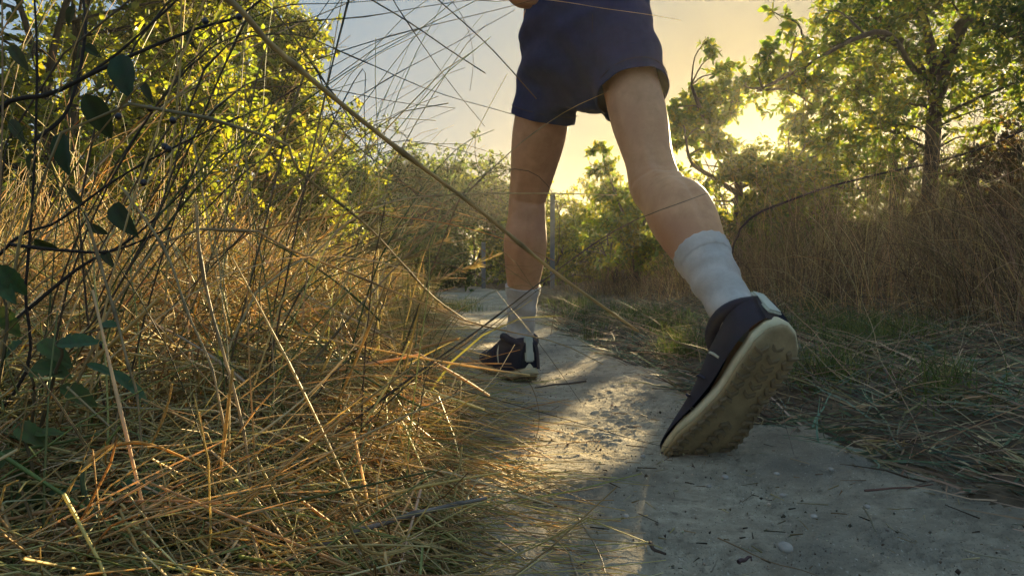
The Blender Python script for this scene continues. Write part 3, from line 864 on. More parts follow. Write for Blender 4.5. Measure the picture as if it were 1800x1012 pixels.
ST, DK, PL, OR, GR = (0.42, 0.30, 0.14), (0.10, 0.075, 0.045), (0.5, 0.41, 0.23), (0.42, 0.22, 0.07), (0.12, 0.14, 0.045)
LG = 'long loose stems of the left grass'
stem_thing('dry_stalk', 'thickest straw stalk slanting from the top left down across the front leg', [(395, -5, .50), (470, 72, .52), (560, 150, .55), (700, 262, .62), (850, 375, .7), (975, 478, .78), (1122, 582, .88)], .005, .0036, (0.5, 0.36, 0.16), root=[(-.50, .55, .1), (-.47, .52, .40), (-.30, .50, .55)], nodes=5, n=44)
stem_thing('dry_stalk', 'dark double stalk rising to the right across the front sock', [(640, 725, .8), (755, 640, .85), (850, 573, .9), (975, 478, 1.0), (1100, 395, 1.1), (1242, 340, 1.2)], .0034, .0012, DK, root=[(-.32, .72, .02)], nodes=3)
stem_thing('dry_stalk', 'thin dark stalk lying close along the dark double one', [(690, 700, .82), (765, 640, .86), (858, 577, .91), (960, 499, 1.0), (1060, 432, 1.08)], .002, .0008, DK, root=[(-.25, .75, .03)])
stem_thing('grass_stalk', 'pale stem running level across the front knee', [(560, 440, .8), (610, 392, .82), (680, 358, .84), (740, 346, .86), (830, 341, .9), (970, 340, .96), (1085, 343, 1.0)], .0028, .0012, PL, root=[(-.36, .75, .05), (-.30, .77, .25)], nodes=2)
stem_thing('grass_stalk', 'orange tinged stem drooping across the calf of the front leg', [(600, 378, .8), (690, 381, .82), (780, 392, .85), (860, 412, .88), (915, 432, .9), (975, 458, .94)], .002, .0009, OR, root=[(-.42, .74, .05), (-.34, .76, .3)])
stem_thing('grass_stalk', 'medium straw stem slanting down right to the path behind the tangle', [(470, 240, .68), (527, 303, .7), (640, 392, .78), (700, 455, .82), (760, 520, .86), (818, 562, .9)], .003, .0018, (0.36, 0.28, 0.13), root=[(-.5, .62, .05), (-.42, .64, .42)], nodes=3)
stem_thing('grass_stalk', 'straw stem slanting low from the tangle towards the front shoe', [(430, 405, .7), (500, 435, .72), (620, 482, .76), (730, 528, .8), (840, 570, .85), (980, 602, .92), (1060, 640, .97)], .003, .0012, ST, root=[(-.45, .6, .05), (-.36, .66, .30)], nodes=3)
stem_thing('grass_stalk', 'thin dark stem bending down in a hook beside the fence post', [(820, 330, .9), (880, 300, .92), (935, 303, .95), (970, 337, .97), (983, 380, .98), (982, 440, .99), (978, 520, 1.0), (968, 590, 1.0)], .0016, .0007, DK, root=[(-.2, .85, .02), (-.1, .88, .3)])
stem_thing('grass_stalk', 'arching stem whose pale tip ends on the runner\'s thigh', [(520, 690, .85), (600, 575, .88), (700, 465, .92), (830, 330, .98), (880, 283, 1.0), (930, 240, 1.02), (1000, 193, 1.06), (1072, 160, 1.1)], .003, .0008, (0.3, 0.24, 0.13), root=[(-.3, .82, .01)], nodes=3)
stem_thing('grass_stalk', 'dark stem ending on the left side of the shorts', [(700, -60, .8), (770, 0, .82), (860, 82, .86), (943, 174, .9)], .0024, .0014, DK, root=[(-.4, .7, .02), (-.45, .72, .4), (-.3, .76, .66)])
stem_thing('grass_stalk', 'dark stem with blunt tip ending in the sky left of the shorts', [(560, -60, .75), (640, -8, .77), (720, 40, .8), (790, 88, .82), (853, 129, .84)], .0022, .0014, DK, root=[(-.5, .66, .02), (-.5, .68, .42), (-.32, .72, .62)])
stem_thing('grass_stalk', 'thin curved stem hanging in the sky near the shorts', [(740, -40, .9), (800, 10, .92), (825, 60, .93), (832, 110, .94), (826, 160, .94)], .0011, .0006, DK, root=[(-.35, .85, .02), (-.3, .88, .5), (-.2, .9, .68)])
stem_thing('grass_stalk', 'wispy stem crossing the top of the shorts to the right', [(800, 20, .9), (870, 4, .92), (935, -2, .95), (1000, 5, .97), (1060, 15, 1.0), (1140, 26, 1.03), (1196, 36, 1.05)], .0014, .0005, PL, root=[(-.4, .8, .02), (-.3, .84, .45)])
stem_thing('grass_stalk', 'dark stem sweeping low over the path to the rear shoe', [(600, 640, .8), (700, 655, .84), (830, 690, .88), (1000, 738, .92), (1100, 768, .95), (1200, 792, .98)], .0018, .0008, DK, root=[(-.3, .75, .02)])
stem_thing('grass_stalk', 'short arched stem curling over the path edge', [(800, 690, .95), (850, 655, .96), (900, 645, .97), (935, 680, .97), (948, 735, .96), (935, 790, .95), (905, 830, .93)], .0015, .0007, (0.2, 0.13, 0.06), root=[(-.12, .94, .02)])
stem_thing('grass_stalk', 'thin stem pointing down right beside the front shoe', [(830, 480, .95), (900, 545, .98), (960, 620, 1.0), (1022, 708, 1.03)], .0014, .0007, DK, root=[(-.22, .88, .02), (-.16, .92, .28)])
stem_thing('dead_twig', 'grey dead twig lying on the grass at the bottom centre', [(470, 1000, .56), (560, 960, .58), (640, 930, .60), (720, 905, .62), (800, 886, .64), (855, 875, .66)], .0065, .003, (0.2, 0.17, 0.14), 'twig', nodes=4, mat=M_TWIG)
stem_thing('grass_stalk', 'straight pale stem slanting from the bottom left edge upward right', [(230, 1000, .55), (330, 930, .57), (430, 870, .6), (540, 780, .64), (640, 690, .68)], .0026, .0014, ST, root=[(-.33, .54, .02)], nodes=3)
stem_thing('grass_stalk', 'long straw stem bowing down through the middle of the left tangle', [(345, 360, .6), (352, 450, .6), (375, 560, .6), (410, 680, .59), (432, 780, .58), (440, 860, .57), (432, 930, .56)], .0028, .0020, (0.38, 0.29, 0.15), nodes=4)
stem_thing('grass_stalk', 'straw stem bending down left of the long bowed one', [(150, 375, .6), (175, 460, .6), (205, 560, .59), (225, 640, .58), (240, 690, .58), (250, 790, .57)], .0026, .0018, (0.36, 0.27, 0.14), nodes=4)
stem_thing('grass_stalk', 'straw stem leaning down right at the left of the tangle', [(215, 330, .62), (290, 440, .62), (330, 550, .61), (370, 640, .60), (390, 730, .59), (400, 800, .59)], .0024, .0016, (0.4, 0.31, 0.16), nodes=4)
# sky stems fanning out at the top
sky = [([(300, 150, .7), (465, 22, .74), (600, 6, .78), (760, -4, .82)], DK), ([(330, 120, .72), (490, 46, .76), (640, 30, .8), (760, 10, .84), (930, -14, .9)], DK), ([(380, 190, .75), (540, 112, .8), (700, 60, .85), (880, 16, .92), (960, -6, .95)], (0.14, 0.1, 0.06)),
       ([(400, 330, .75), (530, 238, .8), (680, 140, .86), (800, 76, .9), (905, 18, .95)], (0.14, 0.1, 0.06)), ([(640, -80, .8), (690, 0, .82), (780, 132, .86), (852, 222, .9)], (0.16, 0.12, 0.07)), ([(360, 120, .7), (500, 60, .74), (620, 100, .78), (760, 160, .82), (905, 202, .88)], DK),
       ([(420, 60, .74), (470, 10, .75), (560, 130, .78), (640, 250, .8), (700, 380, .84)], (0.12, 0.09, 0.05)), ([(360, 260, .72), (480, 180, .74), (600, 108, .78), (690, 60, .8)], DK), ([(380, 290, .72), (520, 190, .75), (620, 120, .78), (740, 50, .82)], GR),
       ([(300, 220, .7), (420, 160, .72), (560, 155, .76), (700, 180, .8), (800, 190, .84)], (0.2, 0.15, 0.08)), ([(410, 430, .76), (540, 310, .8), (680, 250, .84), (800, 262, .88), (900, 300, .92)], (0.22, 0.17, 0.09)), ([(630, 130, .9), (640, 200, .9), (642, 300, .9), (636, 400, .9)], DK),
       ([(560, 470, .86), (700, 400, .9), (830, 330, .95), (900, 300, .98)], (0.2, 0.15, 0.08)), ([(540, 120, .8), (600, 230, .82), (720, 330, .86), (850, 440, .9), (960, 520, .95)], (0.2, 0.15, 0.08)), ([(480, 60, .8), (590, 170, .82), (690, 300, .86), (760, 420, .9)], (0.3, 0.23, 0.12)),
       ([(320, 330, .7), (440, 250, .74), (560, 210, .78), (640, 215, .8), (720, 240, .84)], GR)]
sl = ['uppermost dark stem arching right along the top edge left of centre', 'dark stem just below the uppermost one, reaching the shorts', 'stem rising right to the waist of the shorts', 'stem rising steeply right from the hedge to the shorts', 'stem falling steeply right through the open sky', 'dark stem dipping right across the sky to the front thigh',
      'stem kinked at the hedge top and falling right', 'short dark stem rising right over the hedge edge', 'olive stem rising right over the hedge edge', 'brown stem running nearly level over the hedge into the sky', 'brown stem arching over the dark thicket to the front thigh', 'thin upright stem in front of the hedge edge', 'stem rising right across the dark thicket', 'stem slanting down right across the thicket to the front sock', 'straw stem slanting down right at the hedge edge', 'olive stem curving over the middle of the hedge']
for (pp, c), lb_ in zip(sky, sl):
    x0 = P(*pp[0])
    stem_thing('grass_stalk', lb_, pp, random.uniform(.0016, .0026), .0007, c, group=LG, root=[(x0[0] - random.uniform(.08, .3), x0[1] - .03, .02), (x0[0] - random.uniform(.05, .12), x0[1] - .02, x0[2] * .6)], nodes=2)

def strays(c):
    px = 900 + c[:, 0] / c[:, 1] * FPX; py = HORIZON - (c[:, 2] - CAM_H) / c[:, 1] * FPX
    return bool(((px > 1010) | ((px > 900) & (py < 400)) | (c[:, 1] < 0.46)).any())


# more long stems, each its own: nothing tells them apart
n = 335
y = rng.uniform(0.55, 1.7, n) ** 1.0
l, r = path_edges(y)
x = l - 0.04 - rng.uniform(0.0, 1.0, n) * (0.22 + 0.52 * y)
base = np.stack([x, y, hground(x, y) - 0.01], -1)
ld = np.where(rng.uniform(0, 1, n) < 0.68, rng.normal(0.1, 0.6, n), rng.normal(2.6, 0.8, n))
near = np.clip((0.2 - x) / 0.5, 0.42, 1)
C = arc_stems(base, ld, rng.uniform(0.42, 0.95, n) * near, np.abs(rng.normal(0.8, 0.33, n)), 12, 0.05, 0.7)
C[:, :, 2] = np.maximum(C[:, :, 2], 0.01)
rad = rng.uniform(0.0006, 0.0014, n)
cc_ = pick(STRAW + OLIVE, n, 0.2)
for k in range(n):
    if strays(C[k]): continue
    v, q, cc = tubes((C[k] - C[k, 0])[None], taper(1, 12, rad[k:k + 1], rad[k:k + 1] * 0.45), cc_[k:k + 1], 4)
    o = add('grass_stalk', mesh_np('grass_stalk', v, q, None, cc), M_STRAW, None, None, 'long thin dry stem among the crossing stems of the left tangle', 'grass stem', 'crossing stems of the left tangle')
    o.location = tuple(C[k, 0])

# thick straws lying crosswise low in the tangle
n = 120
y = rng.uniform(0.5, 1.15, n)
l, r = path_edges(y)
x = l - 0.02 - rng.uniform(0, 1, n) * (0.12 + 0.62 * y)
zt = np.interp(y, [0.45, 0.7, 1.15], [0.05, 0.14, 0.25])
az = rng.uniform(0, math.tau, n); el = rng.normal(0.3, 0.4, n)
dv = np.stack([np.cos(az) * np.cos(el), 0.45 * np.sin(az) * np.cos(el), np.sin(el)], -1)
L = rng.uniform(0.18, 0.42, n)
s_ = (np.linspace(0, 1, 9) - 0.5)[None, :, None]
C = np.stack([x, y, zt * rng.uniform(0.35, 1.15, n) + hground(x, y)], -1)[:, None] + dv[:, None] * s_ * L[:, None, None] + rng.normal(size=(n, 1, 3)) * 0.12 * s_ ** 2 * L[:, None, None]
C[:, :, 2] = np.maximum(C[:, :, 2], 0.004)
cc_ = pick(STRAW[:5] + [(0.13, 0.17, 0.05)], n, 0.2)
rad = rng.uniform(0.0010, 0.0019, n)
for k in range(n):
    if strays(C[k]): continue
    rr_ = np.linspace(rad[k], rad[k] * 0.6, 9) * np.where(np.arange(9) % 4 == 2, 1.35, 1.0)
    v, q, cc = tubes((C[k] - C[k, 0])[None], rr_[None], cc_[k:k + 1], 5)
    o = add('straw', mesh_np('straw', v, q, None, cc), M_STRAW, None, None, 'thick dry straw lying crosswise low in the left tangle', 'straw', 'thick straws low in the left tangle')
    o.location = tuple(C[k, 0])

# feathery seed heads in front of the thicket
for k, (px, py, d, ang) in enumerate([(590, 430, .95, .5), (625, 455, 1.0, .35), (680, 470, 1.05, .2), (600, 400, 1.0, .7), (770, 490, 1.1, .1), (700, 440, 1.1, .3), (560, 470, .95, .55)]):
    t = P(px, py, d)
    b0 = np.array([t[0] - 0.26, d - 0.02, float(hground(np.array(t[0] - .26), np.array(d)))])
    root = thing('seed_head_stalk', ['feathery seed head stem lowest left before the thicket', 'feathery seed head stem beside the crossing pale stems', 'seed head stem leaning flat over the tangle', 'uppermost feathery seed head stem before the hedge', 'seed head stem nearest the front leg', 'seed head stem with wide loose spikelets before the thicket', 'leftmost feathery seed head stem'][k], 'grass stem', b0, 'feathery seed heads of the left grass')
    mid = b0 * 0.4 + t * 0.6 + np.array([0, 0, 0.05])
    bt = Batch()
    tube_one(bt, [b0 * 0, mid - b0, t - b0], 0.0012, 0.0006, (0.33, 0.25, 0.12), 14, 4)
    add('stalk', bt.mesh('stalk'), M_STRAW, root)
    n = 46
    dr = unit(t - mid)
    s = rng.uniform(-0.02, 0.10, n)
    pos = (t - b0) + dr * s[:, None]
    dd = unit(dr * 0.9 + rng.normal(size=(n, 3)) * 0.32)
    lv = Batch(); lv.put(*leaves(pos, dd, rng.normal(size=(n, 3)), rng.uniform(.012, .026, n), np.full(n, .0022), pick([(0.36, 0.29, 0.16), (0.26, 0.2, 0.1)], n)))
    add('spikelets', lv.mesh('spikelets', False), M_STRAW, root, kind='stuff')

# ------------------------------------------------------------------ broad-leaved plants in the left foreground
def leaf_mesh(name, serr=0.0, ratio=0.45, fold=0.12, droop=0.25, col=(0.07, 0.11, 0.05), tipcol=None, nl=9):
    """unit-length leaf along +Y with midrib fold"""
    V, Q, Cc = [], [], []
    for i in range(nl):
        t = i / (nl - 1)
        wv = ratio * 0.5 * (math.sin(math.pi * min(1, t ** 0.75)) ** 0.8 + 0.02) * (1 + serr * (1 if i % 2 else -1))
        z = -droop * t * t
        for j, u in enumerate((-1, -0.5, 0, 0.5, 1)):
            V.append((u * wv, t, z + abs(u) * wv * fold * 2 + 0.012 * math.sin(i * 2.4) * abs(u)))
            k = 0.8 if j == 2 else 1.0
            Cc.append([c * k * (1 + 0.15 * random.uniform(-1, 1)) for c in col])
    for i in range(nl - 1):
        for j in range(4):
            a = i * 5 + j
            Q.append((a, a + 1, a + 6, a + 5))
    return mesh_np(name, V, Q, None, Cc)


LEAF_DARK = [leaf_mesh('leaf', 0.0, 0.62, 0.15, 0.2, (0.042, 0.07, 0.042)), leaf_mesh('leaf', 0.0, 0.5, 0.25, 0.35, (0.045, 0.058, 0.026)), leaf_mesh('leaf', 0.0, 0.38, 0.2, 0.3, (0.06, 0.065, 0.03))]
LEAF_SERR = [leaf_mesh('leaf', 0.09, 0.44, 0.16, 0.22, (0.06, 0.10, 0.045), nl=13), leaf_mesh('leaf', 0.08, 0.50, 0.16, 0.34, (0.075, 0.105, 0.035), nl=13), leaf_mesh('leaf', 0.0, 0.28, 0.2, 0.3, (0.07, 0.12, 0.06))]


def img_dir(px, py, d, dx, dy, dd=0.0):
    a = P(px, py, d); b_ = P(px + dx, py + dy, d + dd)
    return b_ - a


# dark shrub hanging in from the left edge
root = thing('privet_shrub', 'dark shrub with drooping leaves and black berries at the top left', 'shrub', (-0.66, 0.62, 0.0))
bt = Batch()
o0 = np.array([-0.66, 0.62, 0.0])
br = [[(-0.66, 0.62, 0), (-0.62, .64, .2), P(-60, 330, .66), P(0, 190, .66), P(90, 165, .66), P(188, 117, .66), P(336, 54, .68), P(425, 26, .70), P(500, -40, .72)],
      [P(150, 135, .66), P(215, 87, .67), P(312, 0, .68), P(370, -60, .7)],
      [(-0.66, 0.62, 0), (-.6, .64, .15), P(0, 445, .66), P(100, 390, .67), P(200, 318, .68), P(300, 262, .7), P(420, 205, .74)],
      [(-0.66, 0.62, 0), P(20, 700, .66), P(45, 500, .66), P(60, 300, .66), P(65, 100, .66), P(58, -40, .66)],
      [P(58, 250, .66), P(120, 190, .68), P(150, 60, .7), P(140, -40, .72)],
      [P(20, 430, .66), P(110, 440, .66), P(200, 440, .68), P(300, 400, .7)], [P(30, 560, .66), P(140, 470, .68), P(230, 420, .7), P(330, 330, .74)]]
for b_, (ra, rb) in zip(br, [(.0034, .0009), (.0015, .0008), (.002, .0008), (.0018, .0008), (.002, .001), (.002, .0009), (.002, .0009)]):
    tube_one(bt, [np.asarray(v) - o0 for v in b_], ra, rb, (0.035, 0.028, 0.022), 26, 6, 1.0, 0.04)
add('stems', bt.mesh('stems'), M_TWIG, root)
big = [(212, 96, .66, 8, 70, 0, .041), (150, 165, .67, 45, 75, 1, .046), (112, 232, .67, -4, 80, 0, .043), (200, 358, .68, 34, 66, 1, .040), (150, 395, .68, 50, 20, 1, .035), (120, 330, .68, 30, 40, 0, .03), (330, 58, .7, 18, 58, 2, .03), (250, 145, .7, 20, 40, 2, .03), (262, 285, .72, -30, 40, 2, .03), (60, 270, .67, -30, 60, 1, .04), (50, 150, .67, -36, 60, 0, .045),
       (20, 210, .66, 30, 66, 1, .04), (95, 100, .68, -40, 40, 0, .04), (20, 80, .67, 30, 50, 0, .04), (70, 30, .67, 40, 50, 1, .04), (150, 80, .7, 40, 30, 1, .03), (30, 340, .67, 40, 40, 0, .04), (60, 420, .67, 50, 30, 0, .04), (300, 200, .74, 30, 40, 2, .028), (180, 440, .69, 30, 50, 2, .03), (235, 430, .7, 20, 50, 1, .03), (10, 470, .66, 40, 50, 0, .04), (0, 20, .68, 50, 60, 0, .05), (130, 10, .7, -30, 60, 1, .04), (40, 250, .7, 60, 10, 0, .04)]
for i_, (px, py, d, dx, dy, k, ln) in enumerate(big):
    if i_ > 9 and i_ % 2 == 0: continue
    if i_ > 3: ln = ln * random.uniform(.55, .85); k = random.choice((1, 2, 2))
    put_leaf(LEAF_DARK[k], root, P(px, py, d), img_dir(px, py, d, dx, dy, random.uniform(-.02, .02)), (random.uniform(-.4, .4), -1, random.uniform(.1, .6)), ln)
bm = bmesh.new(); bmesh.ops.create_icosphere(bm, subdivisions=2, radius=0.0034)
for v in bm.verts: v.co.z *= 1.12
bme = bpy.data.meshes.new('berry'); bm.to_mesh(bme); bm.free(); bme.materials.append(M_BERRY)
for f in bme.polygons: f.use_smooth = True
for px, py in [(208, 205), (264, 191), (296, 262), (304, 212), (252, 321), (361, 38), (181, 606), (420, 30), (290, 258)]:
    o = bpy.data.objects.new('berry', bme); COL.objects.link(o); o.parent = root
    o.location = Vector(P(px, py, .69)) - root.location

# bramble seedlings and dock leaves low at the left
def low_plant(name, label, cat, base, stems, lvs, mats):
    root = thing(name, label, cat, base)
    bt = Batch(); o0 = np.asarray(base, dtype=float)
    for b_ in stems:
        tube_one(bt, [o0 * 0] + [P(*p) - o0 for p in b_], .0018, .0008, (0.12, 0.09, 0.045), 14, 5)
    add('stems', bt.mesh('stems'), M_TWIG, root)
    for px, py, d, dx, dy, k, ln in lvs:
        put_leaf(mats[k], root, P(px, py, d), img_dir(px, py, d, dx, dy, random.uniform(-.015, .015)), (random.uniform(-.3, .3), -0.75, 0.8), ln)


low_plant('bramble', 'bramble with blue-green toothed leaves low at the left', 'plant', (-.47, .64, .05), [[(90, 680, .6), (110, 620, .59), (100, 600, .59), (190, 575, .6)], [(60, 700, .6), (40, 640, .6)]],
          [(100, 605, .585, 70, -12, 0, .036), (176, 572, .6, 34, -6, 0, .022), (70, 600, .6, 50, 30, 1, .034), (60, 640, .6, 60, 12, 1, .034), (50, 660, .59, 50, -20, 1, .032), (105, 680, .6, 55, 20, 1, .034), (40, 600, .6, -40, 30, 0, .036), (195, 650, .6, 40, 30, 2, .034), (225, 670, .61, 30, 30, 2, .03), (150, 640, .61, 40, 10, 2, .03)], LEAF_SERR)
low_plant('bramble', 'bramble with drooping toothed leaves at the left edge below the berries', 'plant', (-.5, .62, .04), [[(10, 600, .6), (0, 500, .6), (10, 470, .6)]],
          [(0, 465, .59, 40, 50, 0, .034), (-10, 480, .6, 30, 50, 0, .034), (-5, 540, .6, 30, 40, 1, .03)], LEAF_SERR)
low_plant('dock_plant', 'green weed with broad leaves beside the arched yellow blade', 'plant', (-.40, .55, .03), [[(60, 860, .54), (40, 760, .54), (30, 740, .54)], [(70, 870, .54), (110, 858, .54)]],
          [(25, 745, .54, 46, 26, 1, .03), (60, 765, .54, 40, -10, 1, .022), (30, 810, .54, 40, 50, 1, .03), (145, 855, .53, -78, 4, 2, .036), (40, 850, .54, 30, 60, 1, .034), (30, 790, .54, -40, 30, 1, .03)], LEAF_SERR)
low_plant('dock_plant', 'small weed with narrow green leaf right of the arched blade', 'plant', (-.33, .56, .03), [[(260, 900, .55), (230, 860, .55)]],
          [(213, 850, .55, 84, 6, 2, .042), (300, 1000, .53, -20, -50, 1, .032), (270, 905, .55, 34, 20, 2, .024)], LEAF_SERR)

# arched blade, green at the foot and yellow over the arch
pts = np.array([P(222, 1004, .5), P(195, 965, .5), P(165, 910, .5), P(146, 855, .5), P(150, 820, .5), P(172, 795, .505), P(205, 781, .51), P(255, 779, .52), P(310, 798, .53), P(386, 836, .54)])
o0 = pts[0].copy()
c = catmull(pts - o0, 30); s = np.linspace(0, 1, 30)
wd = np.interp(s, [0, .2, .4, .8, 1], [.0026, .0062, .0032, .0022, .0005])
col = np.stack([np.interp(s, [0, .4, .55, .9, 1], [a, a, b2, b2, b2 * .8]) for a, b2 in zip((0.09, 0.13, 0.07), (0.46, 0.27, 0.07))], -1)
v, q, cc = tubes(c[None], wd[None] * 0.5, col[None], 2, flat=np.array([[0.3, 1, 0.1]]))
cu = np.cross(unit(np.gradient(c, axis=0)), np.array([0.3, 1, 0.1]))
arch = add('arched_grass', mesh_np('arched_grass', v, q, None, cc), M_GRASS, None, None, 'broad arched blade turning from green to yellow at the bottom left', 'grass blade')
arch.location = tuple(o0)
so = arch.modifiers.new('thickness', 'SOLIDIFY'); so.thickness = 0.0012; so.offset = 0

# little yellow flower in the straw
root = thing('yellow_flower', 'tiny yellow flower in the middle of the left straw', 'flower', P(390, 620, .68))
bt = Batch(); tube_one(bt, [(0, 0, 0), (0.002, 0, -.03), (0.004, 0, -.07)], .0007, .0007, (0.1, 0.13, 0.04), 6, 4)
add('stalk', bt.mesh('stalk'), M_STRAW, root)
for k in range(5):
    a = k * math.tau / 5
    lv = leaves(np.zeros((1, 3)), np.array([[math.cos(a), -0.4, math.sin(a)]]), np.array([[0, -1.0, 0.3]]), np.array([.0042]), np.array([.0034]), np.array([[.7, .5, .02]]))
    add('petal', mesh_np('petal', lv[0], lv[1], None, lv[2]), M_FLOWER, root)

# ------------------------------------------------------------------ litter on the path
GP = 'loose straws lying on the path'
def straw_on_path(label, p0, p1, wdt, col, sag=0.0, name='straw', cat='straw', mat=None):
    a = []
    for t in np.linspace(0, 1, 6):
        px, py = p0[0] * (1 - t) + p1[0] * t + sag * math.sin(t * math.pi), p0[1] * (1 - t) + p1[1] * t
        d = (CAM_H - 0.012) * FPX / (py - HORIZON)
        q_ = P(px, py, d); q_[2] = 0.003 + wdt * 0.5 + 0.003 * random.random(); a.append(q_)
    a = np.array(a); o0 = a[0].copy()
    v, q, cc = tubes(catmull(a - o0, 12)[None], np.linspace(wdt * .5, wdt * .25, 12)[None], np.array([col]), 5)
    o = add(name, mesh_np(name, v, q, None, cc), mat or M_STRAW, None, None, label, cat, GP)
    o.location = tuple(o0)


straw_on_path('long grey straw lying on the path at the bottom centre', (1016, 905), (1064, 1003), .0026, (0.3, 0.25, 0.17), 8)
straw_on_path('thick grey straw cut by the bottom edge of the path', (1002, 968), (1022, 1030), .004, (0.3, 0.26, 0.19))
straw_on_path('short dark straw lying below the rear shoe to the right', (1518, 885), (1540, 928), .0024, (0.2, 0.18, 0.12))
straw_on_path('thin pale straw right of the short dark one', (1558, 915), (1612, 946), .0018, (0.3, 0.27, 0.2))
straw_on_path('long thin brown straw lying along the bottom of the path', (1262, 938), (1450, 1012), .0017, (0.25, 0.17, 0.1), -10)
straw_on_path('pale straw at the bottom right edge of the path', (1695, 962), (1810, 985), .0026, (0.34, 0.31, 0.23))
straw_on_path('dark twig lying across the path beside the front shoe', (1030, 668), (940, 678), .006, (0.06, 0.045, 0.035), 0, 'twig', 'twig', M_TWIG)
straw_on_path('curled dark twig lying near the bottom of the path', (1143, 950), (1170, 972), .005, (0.07, 0.05, 0.04), -6, 'twig', 'twig', M_TWIG)
straw_on_path('small dark twig in the middle of the lower path', (1298, 985), (1320, 975), .005, (0.08, 0.05, 0.05), 0, 'twig', 'twig', M_TWIG)
straw_on_path('thin straw stuck to the path left of the pebbles', (1250, 1000), (1262, 975), .0018, (0.25, 0.22, 0.17))
straw_on_path('reddish twig running along the right verge', (1520, 856), (1640, 848), .0035, (0.15, 0.08, 0.06), 0, 'twig', 'twig', M_TWIG)
# crumbs of straw and soil too many to count
gb = Batch()
n = 1500
yv = 0.5 + rng.uniform(0, 1, n) ** 1.8 * 4.5
l, r = path_edges(yv)
u = rng.beta(0.55, 0.55, n)
x = l + (r - l) * u
az = rng.uniform(0, math.tau, n); L = rng.uniform(0.006, 0.045, n) * rng.uniform(0.3, 1, n)
c0 = np.stack([x, yv, hland(x, yv) * 0.5 + 0.003], -1)
dv = np.stack([np.cos(az), np.sin(az), rng.normal(0, 0.06, n)], -1)
C = c0[:, None] + dv[:, None] * (np.linspace(-.5, .5, 3)[None, :, None]) * L[:, None, None]
rad = rng.uniform(0.0004, 0.0012, n)
gb.put(*tubes(C, taper(n, 3, rad, rad * 0.6), pick([(0.3, 0.24, 0.14), (0.16, 0.11, 0.06), (0.06, 0.045, 0.03), (0.4, 0.36, 0.26)], n, 0.2), 3))
add('path_litter', gb.mesh('path_litter'), M_DRY, None, 'stuff', 'crumbs of straw and soil scattered over the path', 'litter')
# grit
n = 5200
yv = 0.48 + rng.uniform(0, 1, n) ** 2.0 * 3.0
l, r = path_edges(yv)
x = l + (r - l) * rng.uniform(-0.02, 1.02, n)
rr_ = np.clip(rng.lognormal(-6.9, 0.42, n), 0.0004, 0.0034)
oc = np.array([(1, 0, 0), (-1, 0, 0), (0, 1, 0), (0, -1, 0), (0, 0, 1), (0, 0, -1)], dtype=float)
V = oc[None] * rr_[:, None, None] * rng.uniform(0.6, 1.3, (n, 6, 1)) + rng.normal(size=(n, 6, 3)) * rr_[:, None, None] * 0.15
V += np.stack([x, yv, 0.002 + rr_ * 0.2 - 0.012 * np.sin(np.clip((x - l) / (r - l), 0, 1) * math.pi)], -1)[:, None]
ft = np.array([(0, 2, 4), (2, 1, 4), (1, 3, 4), (3, 0, 4), (2, 0, 5), (1, 2, 5), (3, 1, 5), (0, 3, 5)])
tr_ = (np.arange(n)[:, None, None] * 6 + ft[None]).reshape(-1, 3)
gc = np.repeat(pick([(0.34, 0.31, 0.26), (0.2, 0.17, 0.13), (0.5, 0.47, 0.4), (0.1, 0.08, 0.06)], n, 0.2)[:, None], 6, 1)
add('grit', mesh_np('grit', V, None, tr_, gc, False), M_DRY, None, 'stuff', 'fine grit strewn over the sandy path', 'grit')
pebs = [(1380, 960, .008, 'pale pebble at the bottom of the path, the largest one'), (1274, 836, .005, 'small pale pebble just under the rear shoe'), (1365, 830, .004, 'pebble on the path right of the rear toe'), (1524, 888, .004, 'pale pebble beside the short dark straw'),
        (1376, 868, .004, 'pebble right of the dust mark'), (1246, 852, .0035, 'pebble left of the dust mark'), (1130, 800, .004, 'pebble in the sunlit patch of the path'), (1460, 822, .004, 'pebble near the flattened grass'), (1100, 905, .0035, 'pebble in the shade left of the footprints'), (1430, 905, .004, 'pebble at the middle right of the path')]
for px, py, rr, lb_ in pebs:
    bm = bmesh.new(); bmesh.ops.create_icosphere(bm, subdivisions=2, radius=rr)
    for v in bm.verts:
        v.co.x *= random.uniform(1.1, 1.2); v.co.z *= 0.65; v.co += Vector((random.uniform(-1, 1), random.uniform(-1, 1), random.uniform(-1, 1))) * rr * 0.08
    me = bpy.data.meshes.new('pebble'); bm.to_mesh(me); bm.free()
    for f in me.polygons: f.use_smooth = True
    o = add('pebble', me, M_STONE, None, None, lb_, 'pebble', 'pebbles on the path')
    d = (CAM_H - 0.01) * FPX / (py - HORIZON); q_ = P(px, py, d); o.location = (q_[0], q_[1], 0.006); o.rotation_euler = (0, 0, random.uniform(0, 6))

